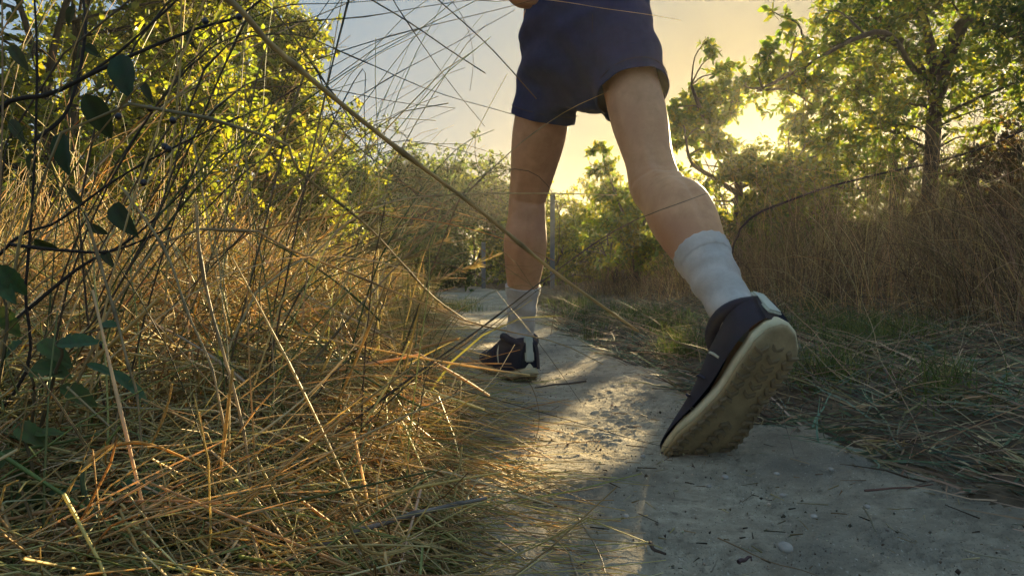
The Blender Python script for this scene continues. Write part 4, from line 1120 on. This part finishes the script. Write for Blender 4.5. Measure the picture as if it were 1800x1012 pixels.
# leafless twiggy shrubs poking out of the right bank
for px, d, tp, lb_ in [(1425, 3.6, 350, 'bare twiggy shrub on the bank below the sun'), (1540, 3.3, 320, 'bare twiggy shrub before the slim trunk'), (1650, 3.0, 300, 'bare twiggy shrub before the tall grey trunk'), (1760, 2.8, 270, 'bare twiggy shrub right of the tall grey trunk'), (1320, 4.2, 380, 'low bare shrub left of the other twiggy ones')]:
    b0 = gpt(px, d)
    root = thing('bare_shrub', lb_, 'shrub', b0, 'bare twiggy shrubs on the right bank')
    bt = Batch()
    H_ = P(px, tp, d)[2] - b0[2]
    n = 46
    C = arc_stems(np.zeros((n, 3)) + rng.normal(size=(n, 3)) * [.1, .1, 0], rng.uniform(0, math.tau, n), H_ * rng.uniform(.6, 1.15, n), np.abs(rng.normal(.5, .3, n)), 9, 0.25, 0.7)
    bt.put(*tubes(C, taper(n, 9, rng.uniform(.0016, .0034, n), np.full(n, .0008)), pick(BROWN, n), 4))
    for k in range(n):
        m_ = 7
        st_ = C[k, rng.integers(3, 8, m_)]
        C2 = arc_stems(st_, rng.uniform(0, math.tau, m_), H_ * rng.uniform(.12, .35, m_), np.abs(rng.normal(.8, .4, m_)), 5, 0.3, 0.5)
        bt.put(*tubes(C2, taper(m_, 5, np.full(m_, .0011), np.full(m_, .0004)), pick(BROWN, m_), 3))
    add('twigs', bt.mesh('twigs'), M_DRY, root)

# bramble cane arching over the right bank
stem_thing('bramble_cane', 'dark bramble cane arching across the right side in front of the trunk', [(1300, 405, 3.6), (1400, 348, 3.5), (1520, 312, 3.4), (1640, 286, 3.3), (1740, 256, 3.2), (1850, 215, 3.1), (1980, 260, 3.0), (2050, 470, 3.0)], .012, .009, (0.045, 0.035, 0.03), 'cane', root=[tuple(gpt(1270, 3.6))], n=40, mat=M_TWIG)

# ------------------------------------------------------------------ the runner
def loft(stations, n=24, side=(1, 0, 0), steps=5, power=2.0):
    """closed tube through stations (centre, half width a, half depth b); a runs along `side`"""
    cs = np.array([s_[0] for s_ in stations], dtype=float)
    ab = np.array([[s_[1], s_[2]] for s_ in stations], dtype=float)
    m = (len(stations) - 1) * steps + 1
    C = catmull(cs, m); AB = np.maximum(catmull(ab, m), 0.002)
    T = unit(np.gradient(C, axis=0))
    A = np.array(side, dtype=float)[None] - T * (T @ np.array(side, dtype=float))[:, None]
    A = unit(A); B = np.cross(T, A)
    th = np.arange(n) / n * math.tau
    ct, st_ = np.cos(th), np.sin(th)
    ct = np.sign(ct) * np.abs(ct) ** (2 / power); st_ = np.sign(st_) * np.abs(st_) ** (2 / power)
    V = C[:, None] + A[:, None] * (AB[:, 0:1] * ct)[:, :, None] + B[:, None] * (AB[:, 1:2] * st_)[:, :, None]
    idx = np.arange(m * n).reshape(m, n); nx = np.roll(idx, -1, 1)
    q = np.stack([idx[:-1], nx[:-1], nx[1:], idx[1:]], -1).reshape(-1, 4)
    V = np.concatenate([V.reshape(-1, 3), C[:1], C[-1:]])
    k = m * n
    tr = np.concatenate([np.stack([nx[0], idx[0], np.full(n, k)], -1), np.stack([idx[-1], nx[-1], np.full(n, k + 1)], -1)])
    return V, q, tr


def join_lofts(name, parts):
    v, q, t, off = [], [], [], 0
    for V, Q, T_ in parts:
        v.append(V); q.append(Q + off); t.append(T_ + off); off += len(V)
    return mesh_np(name, np.concatenate(v), np.concatenate(q), np.concatenate(t))


def fuse(name, parts, voxel, smooth=6):
    """one continuous skin over overlapping lofts"""
    me = join_lofts(name, parts)
    o = bpy.data.objects.new(name + '_tmp', me); COL.objects.link(o)
    rm = o.modifiers.new('r', 'REMESH'); rm.mode = 'VOXEL'; rm.voxel_size = voxel; rm.use_smooth_shade = True
    if smooth:
        sm = o.modifiers.new('s', 'SMOOTH'); sm.factor = 0.5; sm.iterations = smooth
    dg = bpy.context.evaluated_depsgraph_get(); dg.update()
    out = bpy.data.meshes.new_from_object(o.evaluated_get(dg))
    out.name = name
    bpy.data.objects.remove(o); bpy.data.meshes.remove(me)
    for p_ in out.polygons: p_.use_smooth = True
    return out


def shift(stations, dx=0):
    return stations


person = thing('person', 'person running away along the path in dark navy shorts, white socks and black shoes', 'person', (0.17, 1.62, 0))
PO = np.array([0.17, 1.62, 0.0])


def loc(p):
    return np.asarray(p, dtype=float) - PO


HL, HR = np.array([0.108, 1.66, 0.85]), np.array([0.243, 1.62, 0.85])      # hip joints
KL, KR = np.array([0.041, 1.79, 0.475]), P(1152, 325, 1.42)
AL, AR = np.array([0.022, 1.85, 0.095]), P(1306, 573, 1.09)
CH, NK, HD = np.array([0.175, 1.76, 1.24]), np.array([0.175, 1.82, 1.44]), np.array([0.175, 1.875, 1.585])
SL, SR = np.array([0.0, 1.75, 1.37]), np.array([0.35, 1.77, 1.37])
EL, WL = np.array([-0.085, 1.58, 1.175]), P(880, -80, 1.50)
ER, WR = np.array([0.42, 1.66, 1.13]), np.array([0.33, 1.88, 1.2])


def lerp(a, b_, t):
    return a * (1 - t) + b_ * t


def leg(Hj, Kj, Aj, back, f=1.0, g=1.0):
    """back: direction of the calf bulge"""
    bk = np.asarray(back, dtype=float)
    return [loft([(loc(lerp(Hj, Kj, -0.12)), .068 * f, .08 * f), (loc(lerp(Hj, Kj, 0.10)), .066 * f, .08 * f), (loc(lerp(Hj, Kj, 0.3) + bk * .006), .067 * f, .078 * f), (loc(lerp(Hj, Kj, 0.6) + bk * .004), .068 * f, .073 * f), (loc(lerp(Hj, Kj, 0.85)), .056 * f, .06 * f), (loc(Kj), .049 * g, .055),
                  (loc(lerp(Kj, Aj, 0.14) + bk * .008), .050 * g, .053), (loc(lerp(Kj, Aj, 0.3) + bk * .018), .057 * g, .059 * g), (loc(lerp(Kj, Aj, 0.45) + bk * .014), .052 * g, .053 * g), (loc(lerp(Kj, Aj, 0.68) + bk * .004), .038, .040), (loc(lerp(Kj, Aj, 0.88)), .032, .035), (loc(Aj), .033, .037), (loc(lerp(Kj, Aj, 1.08)), .03, .034)], 22, steps=5)]


# frames of the feet: lateral, forward, up
def frame(fwd, up):
    f = Vector(fwd).normalized(); u = Vector(up); u = (u - f * u.dot(f)).normalized()
    return Matrix((f.cross(u), f, u)).transposed()


FL_M = frame((-0.42, 1, -0.02), (0, 0, 1))
toe, heel = P(1225, 782, 1.14), P(1388, 545, 1.00)
fdir = toe - heel
vw = unit(np.array([0, 0, CAM_H]) - (toe + heel) / 2)
nsole = vw - unit(fdir) * (vw @ unit(fdir))
nsole = unit(nsole)
axr = unit(np.cross(nsole, unit(fdir)))
SOLE_TURN = R(-38)
nsole = Vector(nsole); nsole.rotate(Matrix.Rotation(SOLE_TURN, 3, Vector(fdir).normalized()))
FR_M = frame(fdir, -nsole)


def foot_world(M, A, p):
    """shoe-local point to world; the ankle sits at (0, 0.065, 0.105)"""
    return np.array(Vector(A) + M @ (Vector(p) - Vector((0, 0.065, 0.105))))


def foot_loft(M, A):
    pts = [((0, .025, .055), .02, .02), ((0, .06, .06), .024, .03), ((0, .12, .05), .026, .022), ((0, .2, .04), .03, .012), ((0, .25, .038), .024, .008)]
    return loft([(loc(foot_world(M, A, p)), a, b_) for p, a, b_ in pts], 16, side=tuple(M @ Vector((1, 0, 0))), steps=3)


body = leg(HL, KL, AL, (0, -1, .1)) + leg(HR, KR, AR, (.1, -.6, .7), .9, 1.1)
body.append(foot_loft(FL_M, AL)); body.append(foot_loft(FR_M, AR))
pel = (HL + HR) / 2
body.append(loft([(loc(pel + [0, 0, -.06]), .11, .09), (loc(pel + [0, 0, .02]), .148, .112), (loc(pel + [0, .01, .11]), .14, .1), (loc(pel + [0, .03, .2]), .13, .09), (loc(CH + [0, -.04, -.1]), .15, .095), (loc(CH), .17, .105), (loc(CH + [0, .03, .1]), .165, .09), (loc(NK + [0, -.01, -.03]), .085, .06)], 28, steps=4))
body.append(loft([(loc(NK + [0, -.02, -.05]), .06, .06), (loc(NK + [0, 0, .03]), .054, .058), (loc(HD + [0, 0, -.05]), .055, .06)], 18))
# head with brow, nose, chin
body.append(loft([(loc(HD + [0, .05, -.115]), .025, .03), (loc(HD + [0, .035, -.09]), .055, .065), (loc(HD + [0, .015, -.04]), .068, .085), (loc(HD + [0, .0, .02]), .074, .097), (loc(HD + [0, -.005, .07]), .066, .085), (loc(HD + [0, -.005, .105]), .03, .04)], 26, steps=4))
body.append(loft([(loc(HD + [0, .095, .015]), .007, .006), (loc(HD + [0, .105, -.015]), .010, .01), (loc(HD + [0, .112, -.032]), .015, .012), (loc(HD + [0, .10, -.042]), .012, .01)], 12))
body.append(loft([(loc(HD + [-.022, .088, -.066]), .006, .006), (loc(HD + [0, .097, -.064]), .009, .008), (loc(HD + [.022, .088, -.066]), .006, .006)], 10, side=(0, 0, 1)))
for sx in (-1, 1):
    body.append(loft([(loc(HD + [sx * .074, -.005, .02]), .006, .018), (loc(HD + [sx * .08, -.01, 0]), .008, .02), (loc(HD + [sx * .074, -.004, -.028]), .006, .012)], 10))


def arm(Sj, Ej, Wj):
    return loft([(loc(lerp(Sj, Ej, -.1)), .05, .055), (loc(lerp(Sj, Ej, .12)), .05, .055), (loc(lerp(Sj, Ej, .5)), .042, .046), (loc(lerp(Sj, Ej, .85)), .037, .04), (loc(Ej), .036, .038), (loc(lerp(Ej, Wj, .2)), .04, .042), (loc(lerp(Ej, Wj, .6)), .031, .033), (loc(Wj), .022, .029)], 18)


def hand(Wj, Ej, inward):
    """relaxed half-closed hand: palm, four fingers of different length, thumb from the side"""
    out = []
    d = unit(Wj - Ej); inn = np.array(inward, dtype=float); inn = unit(inn - d * (inn @ d)); lat = np.cross(d, inn)
    out.append(loft([(loc(Wj - d * .02), .027, .02), (loc(Wj + d * .02), .033, .017), (loc(Wj + d * .06), .042, .016), (loc(Wj + d * .088 + inn * .004), .040, .013)], 16, side=tuple(lat), steps=4))
    for k, (o_, ln) in enumerate([(-.031, .9), (-.0105, 1.05), (.0105, 1.0), (.031, .8)]):
        k0 = Wj + d * (.086 - abs(o_) * .25) + lat * o_
        a = k0 + d * .034 * ln + inn * .016
        b_ = a + d * .006 + inn * .026 * ln
        c_ = b_ - d * .018 + inn * .008
        out.append(loft([(loc(k0 - d * .012), .0095, .0095), (loc(k0), .0098, .0098), (loc(a), .0088, .0088), (loc(b_), .0082, .0082), (loc(c_), .006, .006)], 10, side=tuple(lat), steps=4))
    t0 = Wj + d * .022 - lat * .026
    out.append(loft([(loc(t0), .014, .013), (loc(t0 + d * .03 - lat * .018 + inn * .014), .0115, .0115), (loc(t0 + d * .055 - lat * .012 + inn * .03), .0095, .0095), (loc(t0 + d * .072 + inn * .036), .0065, .0065)], 10, side=tuple(lat), steps=4))
    return out


body += [arm(SL, EL, WL), arm(SR, ER, WR)]
body += hand(WL, EL, (0.9, 0.2, 0)) + hand(WR, ER, (-0.9, 0, -.2))
bme_ = fuse('body', body, 0.0042, 4)
bm = bmesh.new(); bm.from_mesh(bme_); bm.normal_update()
for v in bm.verts:
    p = np.array(v.co) + PO
    if p[2] > 0.72: continue
    for Hj, Kj, Aj, bk in ((HL, KL, AL, (0, -1, .1)), (HR, KR, AR, (.1, -.6, .7))):
        for a_, b_, kind_ in ((Hj, Kj, 0), (Kj, Aj, 1)):
            ax = b_ - a_; ln_ = np.linalg.norm(ax); ax = ax / ln_
            t = (p - a_) @ ax / ln_
            if not -0.05 < t < 1.05: continue
            rv = p - a_ - ax * t * ln_
            if np.linalg.norm(rv) > 0.11: continue
            bv = np.asarray(bk, dtype=float); bv = unit(bv - ax * (bv @ ax)); sv = np.cross(ax, bv)
            if rv @ bv < 0: continue
            u = (rv @ sv)
            if kind_ == 1:
                f = -0.0040 * math.exp(-(u / .009) ** 2) * math.exp(-((t - .36) / .2) ** 2) + 0.0025 * (math.exp(-((u - .024) / .014) ** 2) + math.exp(-((u + .024) / .014) ** 2)) * math.exp(-((t - .34) / .14) ** 2)
                f += -0.003 * math.exp(-((t - .56) / .03) ** 2) * math.exp(-(u / .02) ** 2)
            else:
                f = 0.0045 * (math.exp(-((u - .026) / .009) ** 2) + math.exp(-((u + .026) / .009) ** 2)) * math.exp(-((t - .92) / .13) ** 2) - 0.005 * math.exp(-(u / .016) ** 2) * math.exp(-((t - .97) / .07) ** 2) - 0.002 * math.exp(-((t - 1.0) / .012) ** 2)
            v.co = v.co + v.normal * f
            break
bm.to_mesh(bme_); bm.free()
add('body', bme_, M_SKIN, person)

# shorts: seat and two legs fused, hems opened
hem_L, hem_R = lerp(HL, KL, 0.47), lerp(HR, KR, 0.44)
dL, dR = unit(KL - HL), unit(KR - HR)
sh = [loft([(loc(pel + [0, .012, .165]), .140, .103), (loc(pel + [0, .008, .11]), .148, .114), (loc(pel + [0, 0, .04]), .153, .128), (loc(pel + [0, -.005, -.03]), .156, .13), (loc(pel + [0, 0, -.085]), .150, .118), (loc(pel + [0, .01, -.13]), .12, .10), (loc(pel + [0, .02, -.178]), .09, .08)], 36, steps=5)]
for Hj, Kj, hem, dd, ex in ((HL, KL, hem_L, dL, .002), (HR, KR, hem_R, dR, .0)):
    e = np.array([ex, 0, 0])
    sh.append(loft([(loc(lerp(Hj, Kj, -.08)), .078, .108), (loc(lerp(Hj, Kj, .12) + e * .5), .083, .11), (loc(lerp(Hj, Kj, .28) + e), .082, .102), (loc(hem - dd * .02 + e), .080, .094), (loc(hem + dd * .045 + e), .079, .093)], 30, steps=5))
sme = fuse('shorts', sh, 0.005, 7)
bm = bmesh.new(); bm.from_mesh(sme)
def leg_of(p):
    da = [np.linalg.norm(np.cross(p - h_, d_)) for h_, d_ in ((HL, dL), (HR, dR))]
    isl = da[0] < da[1]
    return isl
for want, hem, dd in ((True, hem_L, dL), (False, hem_R, dR)):
    fs = [f for f in bm.faces if bool(leg_of(np.array(f.calc_center_median()) + PO)) == want]
    es = {e for f in fs for e in f.edges}; vs = {v for f in fs for v in f.verts}
    bmesh.ops.bisect_plane(bm, geom=list(vs) + list(es) + fs, dist=1e-6, plane_co=Vector(loc(hem + dd * .006)), plane_no=Vector(dd))
kill = []
for v in bm.verts:
    p = np.array(v.co) + PO
    isl = leg_of(p)
    hem, dd = (hem_L, dL) if isl else (hem_R, dR)
    if (p - hem) @ dd > 0.00605 and np.linalg.norm(np.cross(p - hem, dd)) < 0.118 and abs(p[0] - hem[0]) < 0.096: kill.append(v)
bmesh.ops.delete(bm, geom=kill, context='VERTS')
bm.normal_update()
for v in bm.verts:                    # creases pulled by the stride
    p = v.co
    wz = math.exp(-((p.z - 0.74) / 0.11) ** 2)
    f = 0.0035 * math.sin(95 * (p.z * 0.75 + p.x * 0.65) + 3 * math.sin(p.x * 22)) * (0.35 + wz) * (0.5 + 0.5 * math.sin(p.x * 19 + p.z * 11 + 1))
    f += 0.003 * math.sin(60 * (p.z * 0.5 - p.x * 0.9) + 2 * math.sin(p.z * 30)) * (0.6 + 0.4 * math.sin(p.x * 13 + 2))
    f += 0.0022 * math.sin(150 * p.x + 20 * p.z) * max(0, (0.75 - p.z) / 0.12) * 0.7
    v.co = v.co + v.normal * f * 1.5
bm.to_mesh(sme); bm.free()
shorts = add('shorts', sme, M_SHORTS, person)
so = shorts.modifiers.new('cloth', 'SOLIDIFY'); so.thickness = 0.0022; so.offset = -1


def ring_tube(name, pts, rad, mat, parent, closed=False, sides=6, n=40):
    bt = Batch(); tube_one(bt, pts, rad, rad, (0.1, 0.1, 0.1), n, sides)
    return add(name, bt.mesh(name), mat, parent)


# hem stitching, back seam, pocket
for hem, dd, ex in ((hem_L, dL, .002), (hem_R, dR, .0)):
    A_ = unit(np.array([1, 0, 0]) - dd * dd[0]); B_ = np.cross(dd, A_)
    ring_tube('hem', [loc(hem - dd * .014 + np.array([ex, 0, 0])) + A_ * .0815 * math.cos(t) + B_ * .096 * math.sin(t) for t in np.linspace(0, math.tau, 26)], .0014, M_SHIRT, shorts, n=70)
ring_tube('seam', [loc(pel + [0, y_, z_]) for y_, z_ in ((-.098, .15), (-.117, .1), (-.133, .03), (-.133, -.04), (-.112, -.10))], .0012, M_SHIRT, shorts)

# shirt
shp = [loft([(loc(pel + [0, .01, .09]), .162, .126), (loc(pel + [0, .02, .16]), .158, .12), (loc(pel + [0, .03, .22]), .16, .108), (loc(CH + [0, -.04, -.08]), .168, .112), (loc(CH), .186, .118), (loc(CH + [0, .03, .11]), .178, .1), (loc(NK + [0, -.01, -.02]), .08, .068)], 30, steps=4)]
for Sj, Ej in ((SL, EL), (SR, ER)):
    shp.append(loft([(loc(lerp(Sj, Ej, -.12)), .062, .066), (loc(lerp(Sj, Ej, .2)), .064, .068), (loc(lerp(Sj, Ej, .55)), .06, .064), (loc(lerp(Sj, Ej, .68)), .06, .064)], 20))
shm = fuse('shirt', shp, 0.006, 6)
bm = bmesh.new(); bm.from_mesh(shm)
for v in bm.verts:
    p = v.co
    v.co = p + v.normal * (0.004 * math.sin(38 * p.x + 12 * p.z + 2 * math.sin(p.z * 17)) * (0.5 + 0.5 * math.sin(p.z * 9)))
bmesh.ops.delete(bm, geom=[v for v in bm.verts if v.co.z < pel[2] + 0.100 + 0.004 * math.sin(v.co.x * 25)], context='VERTS')
bm.to_mesh(shm); bm.free()
shirt = add('shirt', shm, M_SHIRT, person)
so = shirt.modifiers.new('cloth', 'SOLIDIFY'); so.thickness = 0.002; so.offset = -1
# hair and eyes
add('hair', fuse('hair', [loft([(loc(HD + [0, -.045, -.05]), .062, .05), (loc(HD + [0, -.03, .0]), .08, .08), (loc(HD + [0, -.014, .06]), .076, .092), (loc(HD + [0, -.008, .112]), .04, .05)], 24)], 0.006, 3), M_HAIR, person)
for sx in (-1, 1):
    bm = bmesh.new(); bmesh.ops.create_uvsphere(bm, u_segments=14, v_segments=10, radius=0.0125)
    me = bpy.data.meshes.new('eye'); bm.to_mesh(me); bm.free()
    o = add('eye', me, M_EYE, person); o.location = Vector(loc(HD + [sx * .03, .078, .008]))

# socks with ribbed cuffs
def sock(Kj, Aj, M, t0, name='sock', bk=(0, -1, 0)):
    bk = np.asarray(bk, dtype=float)
    def fit(t, gr=.0032):
        a_ = float(np.interp(t, [.14, .3, .45, .68, .88, 1], [.055, .062, .057, .038, .032, .033])) * (1 if t > .6 else .97) + gr
        return (loc(lerp(Kj, Aj, t) + bk * float(np.interp(t, [.14, .3, .45, .68, .88], [.008, .018, .014, .004, 0]))), a_, a_ + .0025)
    st = [fit(t0, .0048), fit(t0 + .05, .0052), fit(t0 + .075, .0036), fit(t0 + .16, .005), fit(.86, .004), (loc(Aj), .0365, .0405), (loc(foot_world(M, Aj, (0, .06, .075))), .030, .036), (loc(foot_world(M, Aj, (0, .06, .05))), .022, .028)]
    V, q, t_ = loft(st, 40, steps=8)
    V = V.copy(); m = len(V)
    ax = unit(np.asarray(Aj) - np.asarray(Kj))
    for i in range(m - 2):
        r_, k = divmod(i, 40)
        c = V[r_ * 40:(r_ + 1) * 40].mean(0) if k == 0 else c
        dv = V[i] - c
        s_ = 1 + (0.02 if k % 2 else -0.02) * (1 if r_ < 16 else 0.5)
        s_ += 0.04 * math.sin(r_ * 0.8 + k * 0.3) * (1 if 20 < r_ < 42 else 0)
        V[i] = c + dv * s_
    o = add(name, mesh_np(name, V, q, t_), M_SOCK, person)
    return o


sock(KL, AL, FL_M, 0.60)
sock(KR, AR, FR_M, 0.57, bk=(.1, -.6, .7))


# shoes
def outline(t):
    """half widths (inner, outer) along the shoe, t = 0 heel .. 1 toe"""
    a = np.interp(t, [0, .03, .1, .25, .42, .6, .72, .85, .94, .985, 1], [.004, .020, .034, .037, .035, .044, .0485, .045, .033, .016, .003])
    sh_ = np.interp(t, [0, .3, .6, .85, 1], [0, .002, .0, -.006, -.012])
    return a, sh_


def shoe(M, A, mirror):
    Lg = 0.297
    root = bpy.data.objects.new('shoe', None); COL.objects.link(root); root.parent = person
    m = M.to_4x4(); m.translation = Vector(A) - M @ Vector((0, 0.065, 0.105)) - Vector(PO)
    root.matrix_local = m @ Matrix.Scale(1.08, 4)
    sg = -1 if mirror else 1

    def slab(name, z0, z1, grow0, grow1, mat, n=48, rock=True):
        ts = np.concatenate([np.linspace(0, .1, 8), np.linspace(.13, .87, 18), np.linspace(.9, 1, 8)])
        rings = []
        for zf, g in ((0, grow0 - .003), (.18, grow0), (.82, grow1), (1, grow1 - .003)):
            a, s_ = outline(ts)
            y_ = ts * Lg
            rk = np.interp(ts, [0, .12, .6, .85, 1], [.012, 0, 0, .010, .028])
            thick = np.interp(ts, [0, .3, .7, 1], [1.0, 1.0, .82, .7])
            z_ = z0 + (z1 - z0) * zf * thick + rk
            yc = (y_ - Lg / 2) * (1 + g / (Lg / 2)) + Lg / 2
            rgt = np.stack([sg * (s_ + np.maximum(a + g, .002)), yc, z_], -1)
            lft = np.stack([sg * (s_ - np.maximum(a + g, .002)), yc, z_], -1)[::-1]
            rings.append(np.concatenate([rgt, lft]))
        V = np.array(rings); k, nn, _ = V.shape
        idx = np.arange(k * nn).reshape(k, nn); nx = np.roll(idx, -1, 1)
        q = np.stack([idx[:-1], nx[:-1], nx[1:], idx[1:]], -1).reshape(-1, 4)
        h = nn // 2
        cap = []
        for i in range(h - 1):
            cap.append((idx[0, i], idx[0, nn - 1 - i], idx[0, nn - 2 - i], idx[0, i + 1]))
            cap.append((idx[-1, i], idx[-1, i + 1], idx[-1, nn - 2 - i], idx[-1, nn - 1 - i]))
        return add(name, mesh_np(name, V.reshape(-1, 3), np.concatenate([q, np.array(cap)]), smooth=False), mat, root)

    slab('outsole', 0.004, 0.011, -.001, .001, M_OUT)
    mid = slab('midsole', 0.0105, 0.036, .003, -.002, M_MID)
    mid.data.polygons.foreach_set('use_smooth', np.ones(len(mid.data.polygons), dtype=bool))
    # lugs of the tread
    lug = bmesh.new()
    vs = [lug.verts.new(p) for p in ((-.0075, -.004, 0), (0, .0015, 0), (.0075, -.004, 0), (.0075, .001, 0), (0, .0065, 0), (-.0075, .001, 0))]
    vt = [lug.verts.new((v.co.x * .85, v.co.y * .85, -.0045)) for v in vs]
    for i in range(6):
        j = (i + 1) % 6; lug.faces.new((vs[i], vs[j], vt[j], vt[i]))
    lug.faces.new(vt); bmesh.ops.recalc_face_normals(lug, faces=lug.faces[:])
    lme = bpy.data.meshes.new('lug'); lug.to_mesh(lme); lug.free(); lme.materials.append(M_LUG)
    for i in range(17):
        t = .06 + i * .054
        a, s_ = outline(t)
        rk = float(np.interp(t, [0, .12, .6, .85, 1], [.012, 0, 0, .010, .028]))
        if .36 < t < .50: cols_ = (-1, 1)
        else: cols_ = (-1, 0, 1) if a > .03 else (0,)
        for c_ in cols_:
            o = bpy.data.objects.new('lug', lme); COL.objects.link(o); o.parent = root
            o.location = (sg * (float(s_) + c_ * (float(a) - .0105)), t * Lg + (0 if c_ else .012), .0045 + rk)
            o.rotation_euler = (0, 0, c_ * 0.35)
            o.scale = (1.25, 1.35, 1.1)
            if t > .4: o.rotation_euler.z += math.pi
    # upper
    ts = np.array([.015, .05, .12, .22, .32, .40, .50, .62, .74, .86, .94, .985])
    hh = np.array([.088, .102, .106, .100, .098, .100, .088, .068, .054, .046, .040, .030])
    V = []
    nn = 26
    for t, h_ in zip(ts, hh):
        a, s_ = outline(t)
        rk = float(np.interp(t, [0, .12, .6, .85, 1], [.012, 0, 0, .010, .028]))
        zb = .026 + rk
        topw = np.interp(t, [0, .15, .35, .5, .75, 1], [.9, .98, .9, .7, .8, .8])
        for k in range(nn):
            th = math.pi * k / (nn - 1)
            c_, s2 = math.cos(th), math.sin(th)
            wv = (float(a) + float(np.interp(t, [0, .1, .38, .55, 1], [.006, .010, .009, .004, .002]))) * (abs(c_) ** 0.5) * (1 - (1 - topw) * s2 * 0.8) + .001
            V.append((sg * (float(s_) + math.copysign(wv, c_)), t * Lg, zb + max(.004, h_ - zb + .008) * s2 ** 0.8))
    V = np.array(V); k = len(ts)
    idx = np.arange(k * nn).reshape(k, nn)
    q = np.stack([idx[:-1, :-1], idx[:-1, 1:], idx[1:, 1:], idx[1:, :-1]], -1).reshape(-1, 4)
    caps = [(int(idx[0, i]), int(idx[0, i + 1]), int(idx[0, nn - 2 - i]), int(idx[0, nn - 1 - i])) for i in range(nn // 2 - 1)]
    caps += [(int(idx[-1, i + 1]), int(idx[-1, i]), int(idx[-1, nn - 1 - i]), int(idx[-1, nn - 2 - i])) for i in range(nn // 2 - 1)]
    up = add('upper', mesh_np('upper', V, np.concatenate([q, np.array(caps)])), M_UPPER, root)
    ss = up.modifiers.new('sub', 'SUBSURF'); ss.levels = 1; ss.render_levels = 1
    # padded collar
    col_pts = [(.038 * math.cos(t) * .96, .066 + .052 * math.sin(t), .101 + .006 * math.cos(2 * t) + .006 * math.sin(t)) for t in np.linspace(0, math.tau, 22)]
    ring_tube('collar', col_pts, .0105, M_UPPER, root, n=60, sides=8)
    # overlays and stitching on both flanks
    for sd in (-1, 1):
        for t0_, t1_, mt_ in ((.30, .40, M_TAB), (.44, .52, M_SHIRT), (.56, .62, M_SHIRT)):
            a0_, s0_ = outline(t0_); a1_, s1_ = outline(t1_)
            h0_ = float(np.interp(t1_, ts, hh))
            ring_tube('overlay', [(sg * (float(s0_) + sd * (float(a0_) + .0085)), t0_ * Lg, .042), (sg * (float(s0_) + sd * (float(a0_) + .0065)), (t0_ * .6 + t1_ * .4) * Lg, .042 + (h0_ - .042) * .45), (sg * (float(s1_) + sd * (float(a1_) * .80)), t1_ * Lg, .042 + (h0_ - .042) * .88)], .0022, mt_, root, n=14, sides=6)
    # heel tab, laces
    bm = bmesh.new(); bmesh.ops.create_cube(bm, size=1); bmesh.ops.scale(bm, verts=bm.verts, vec=(.024, .007, .062)); bmesh.ops.bevel(bm, geom=bm.edges[:], offset=.003, segments=2, affect='EDGES')
    me = bpy.data.meshes.new('heel_tab'); bm.to_mesh(me); bm.free()
    o = add('heel_tab', me, M_TAB, root); o.location = (0, .006, .082); o.rotation_euler = (R(-8), 0, 0)
    for i in range(5):
        t = .45 + i * .06
        h_ = float(np.interp(t, ts, hh)) + .012
        ring_tube('lace', [(-.022, t * Lg, h_ - .010), (-.010, t * Lg + .004, h_ + .0005), (.010, t * Lg + .006, h_ + .0005), (.022, t * Lg + .010, h_ - .011)], .0022, M_TAB, root, n=12, sides=6)
    return root


shoe(FL_M, AL, True)
shoe(FR_M, AR, False)

# ------------------------------------------------------------------ hazy evening air
bm = bmesh.new(); bmesh.ops.create_cube(bm, size=1)
me = bpy.data.meshes.new('haze'); bm.to_mesh(me); bm.free()
hz, HN, HK = new_mat('haze')
ho = HN.new('ShaderNodeOutputMaterial'); pv = HN.new('ShaderNodeVolumePrincipled')
pv.inputs['Color'].default_value = (0.98, 0.94, 0.84, 1)
pv.inputs['Density'].default_value = 0.0022
pv.inputs['Anisotropy'].default_value = 0.6
HK.new(pv.outputs[0], ho.inputs['Volume'])
haze = add('haze', me, hz, None, 'stuff')
haze.scale = (144, 160, 7.0)
haze.location = (0, 32, 2.05)
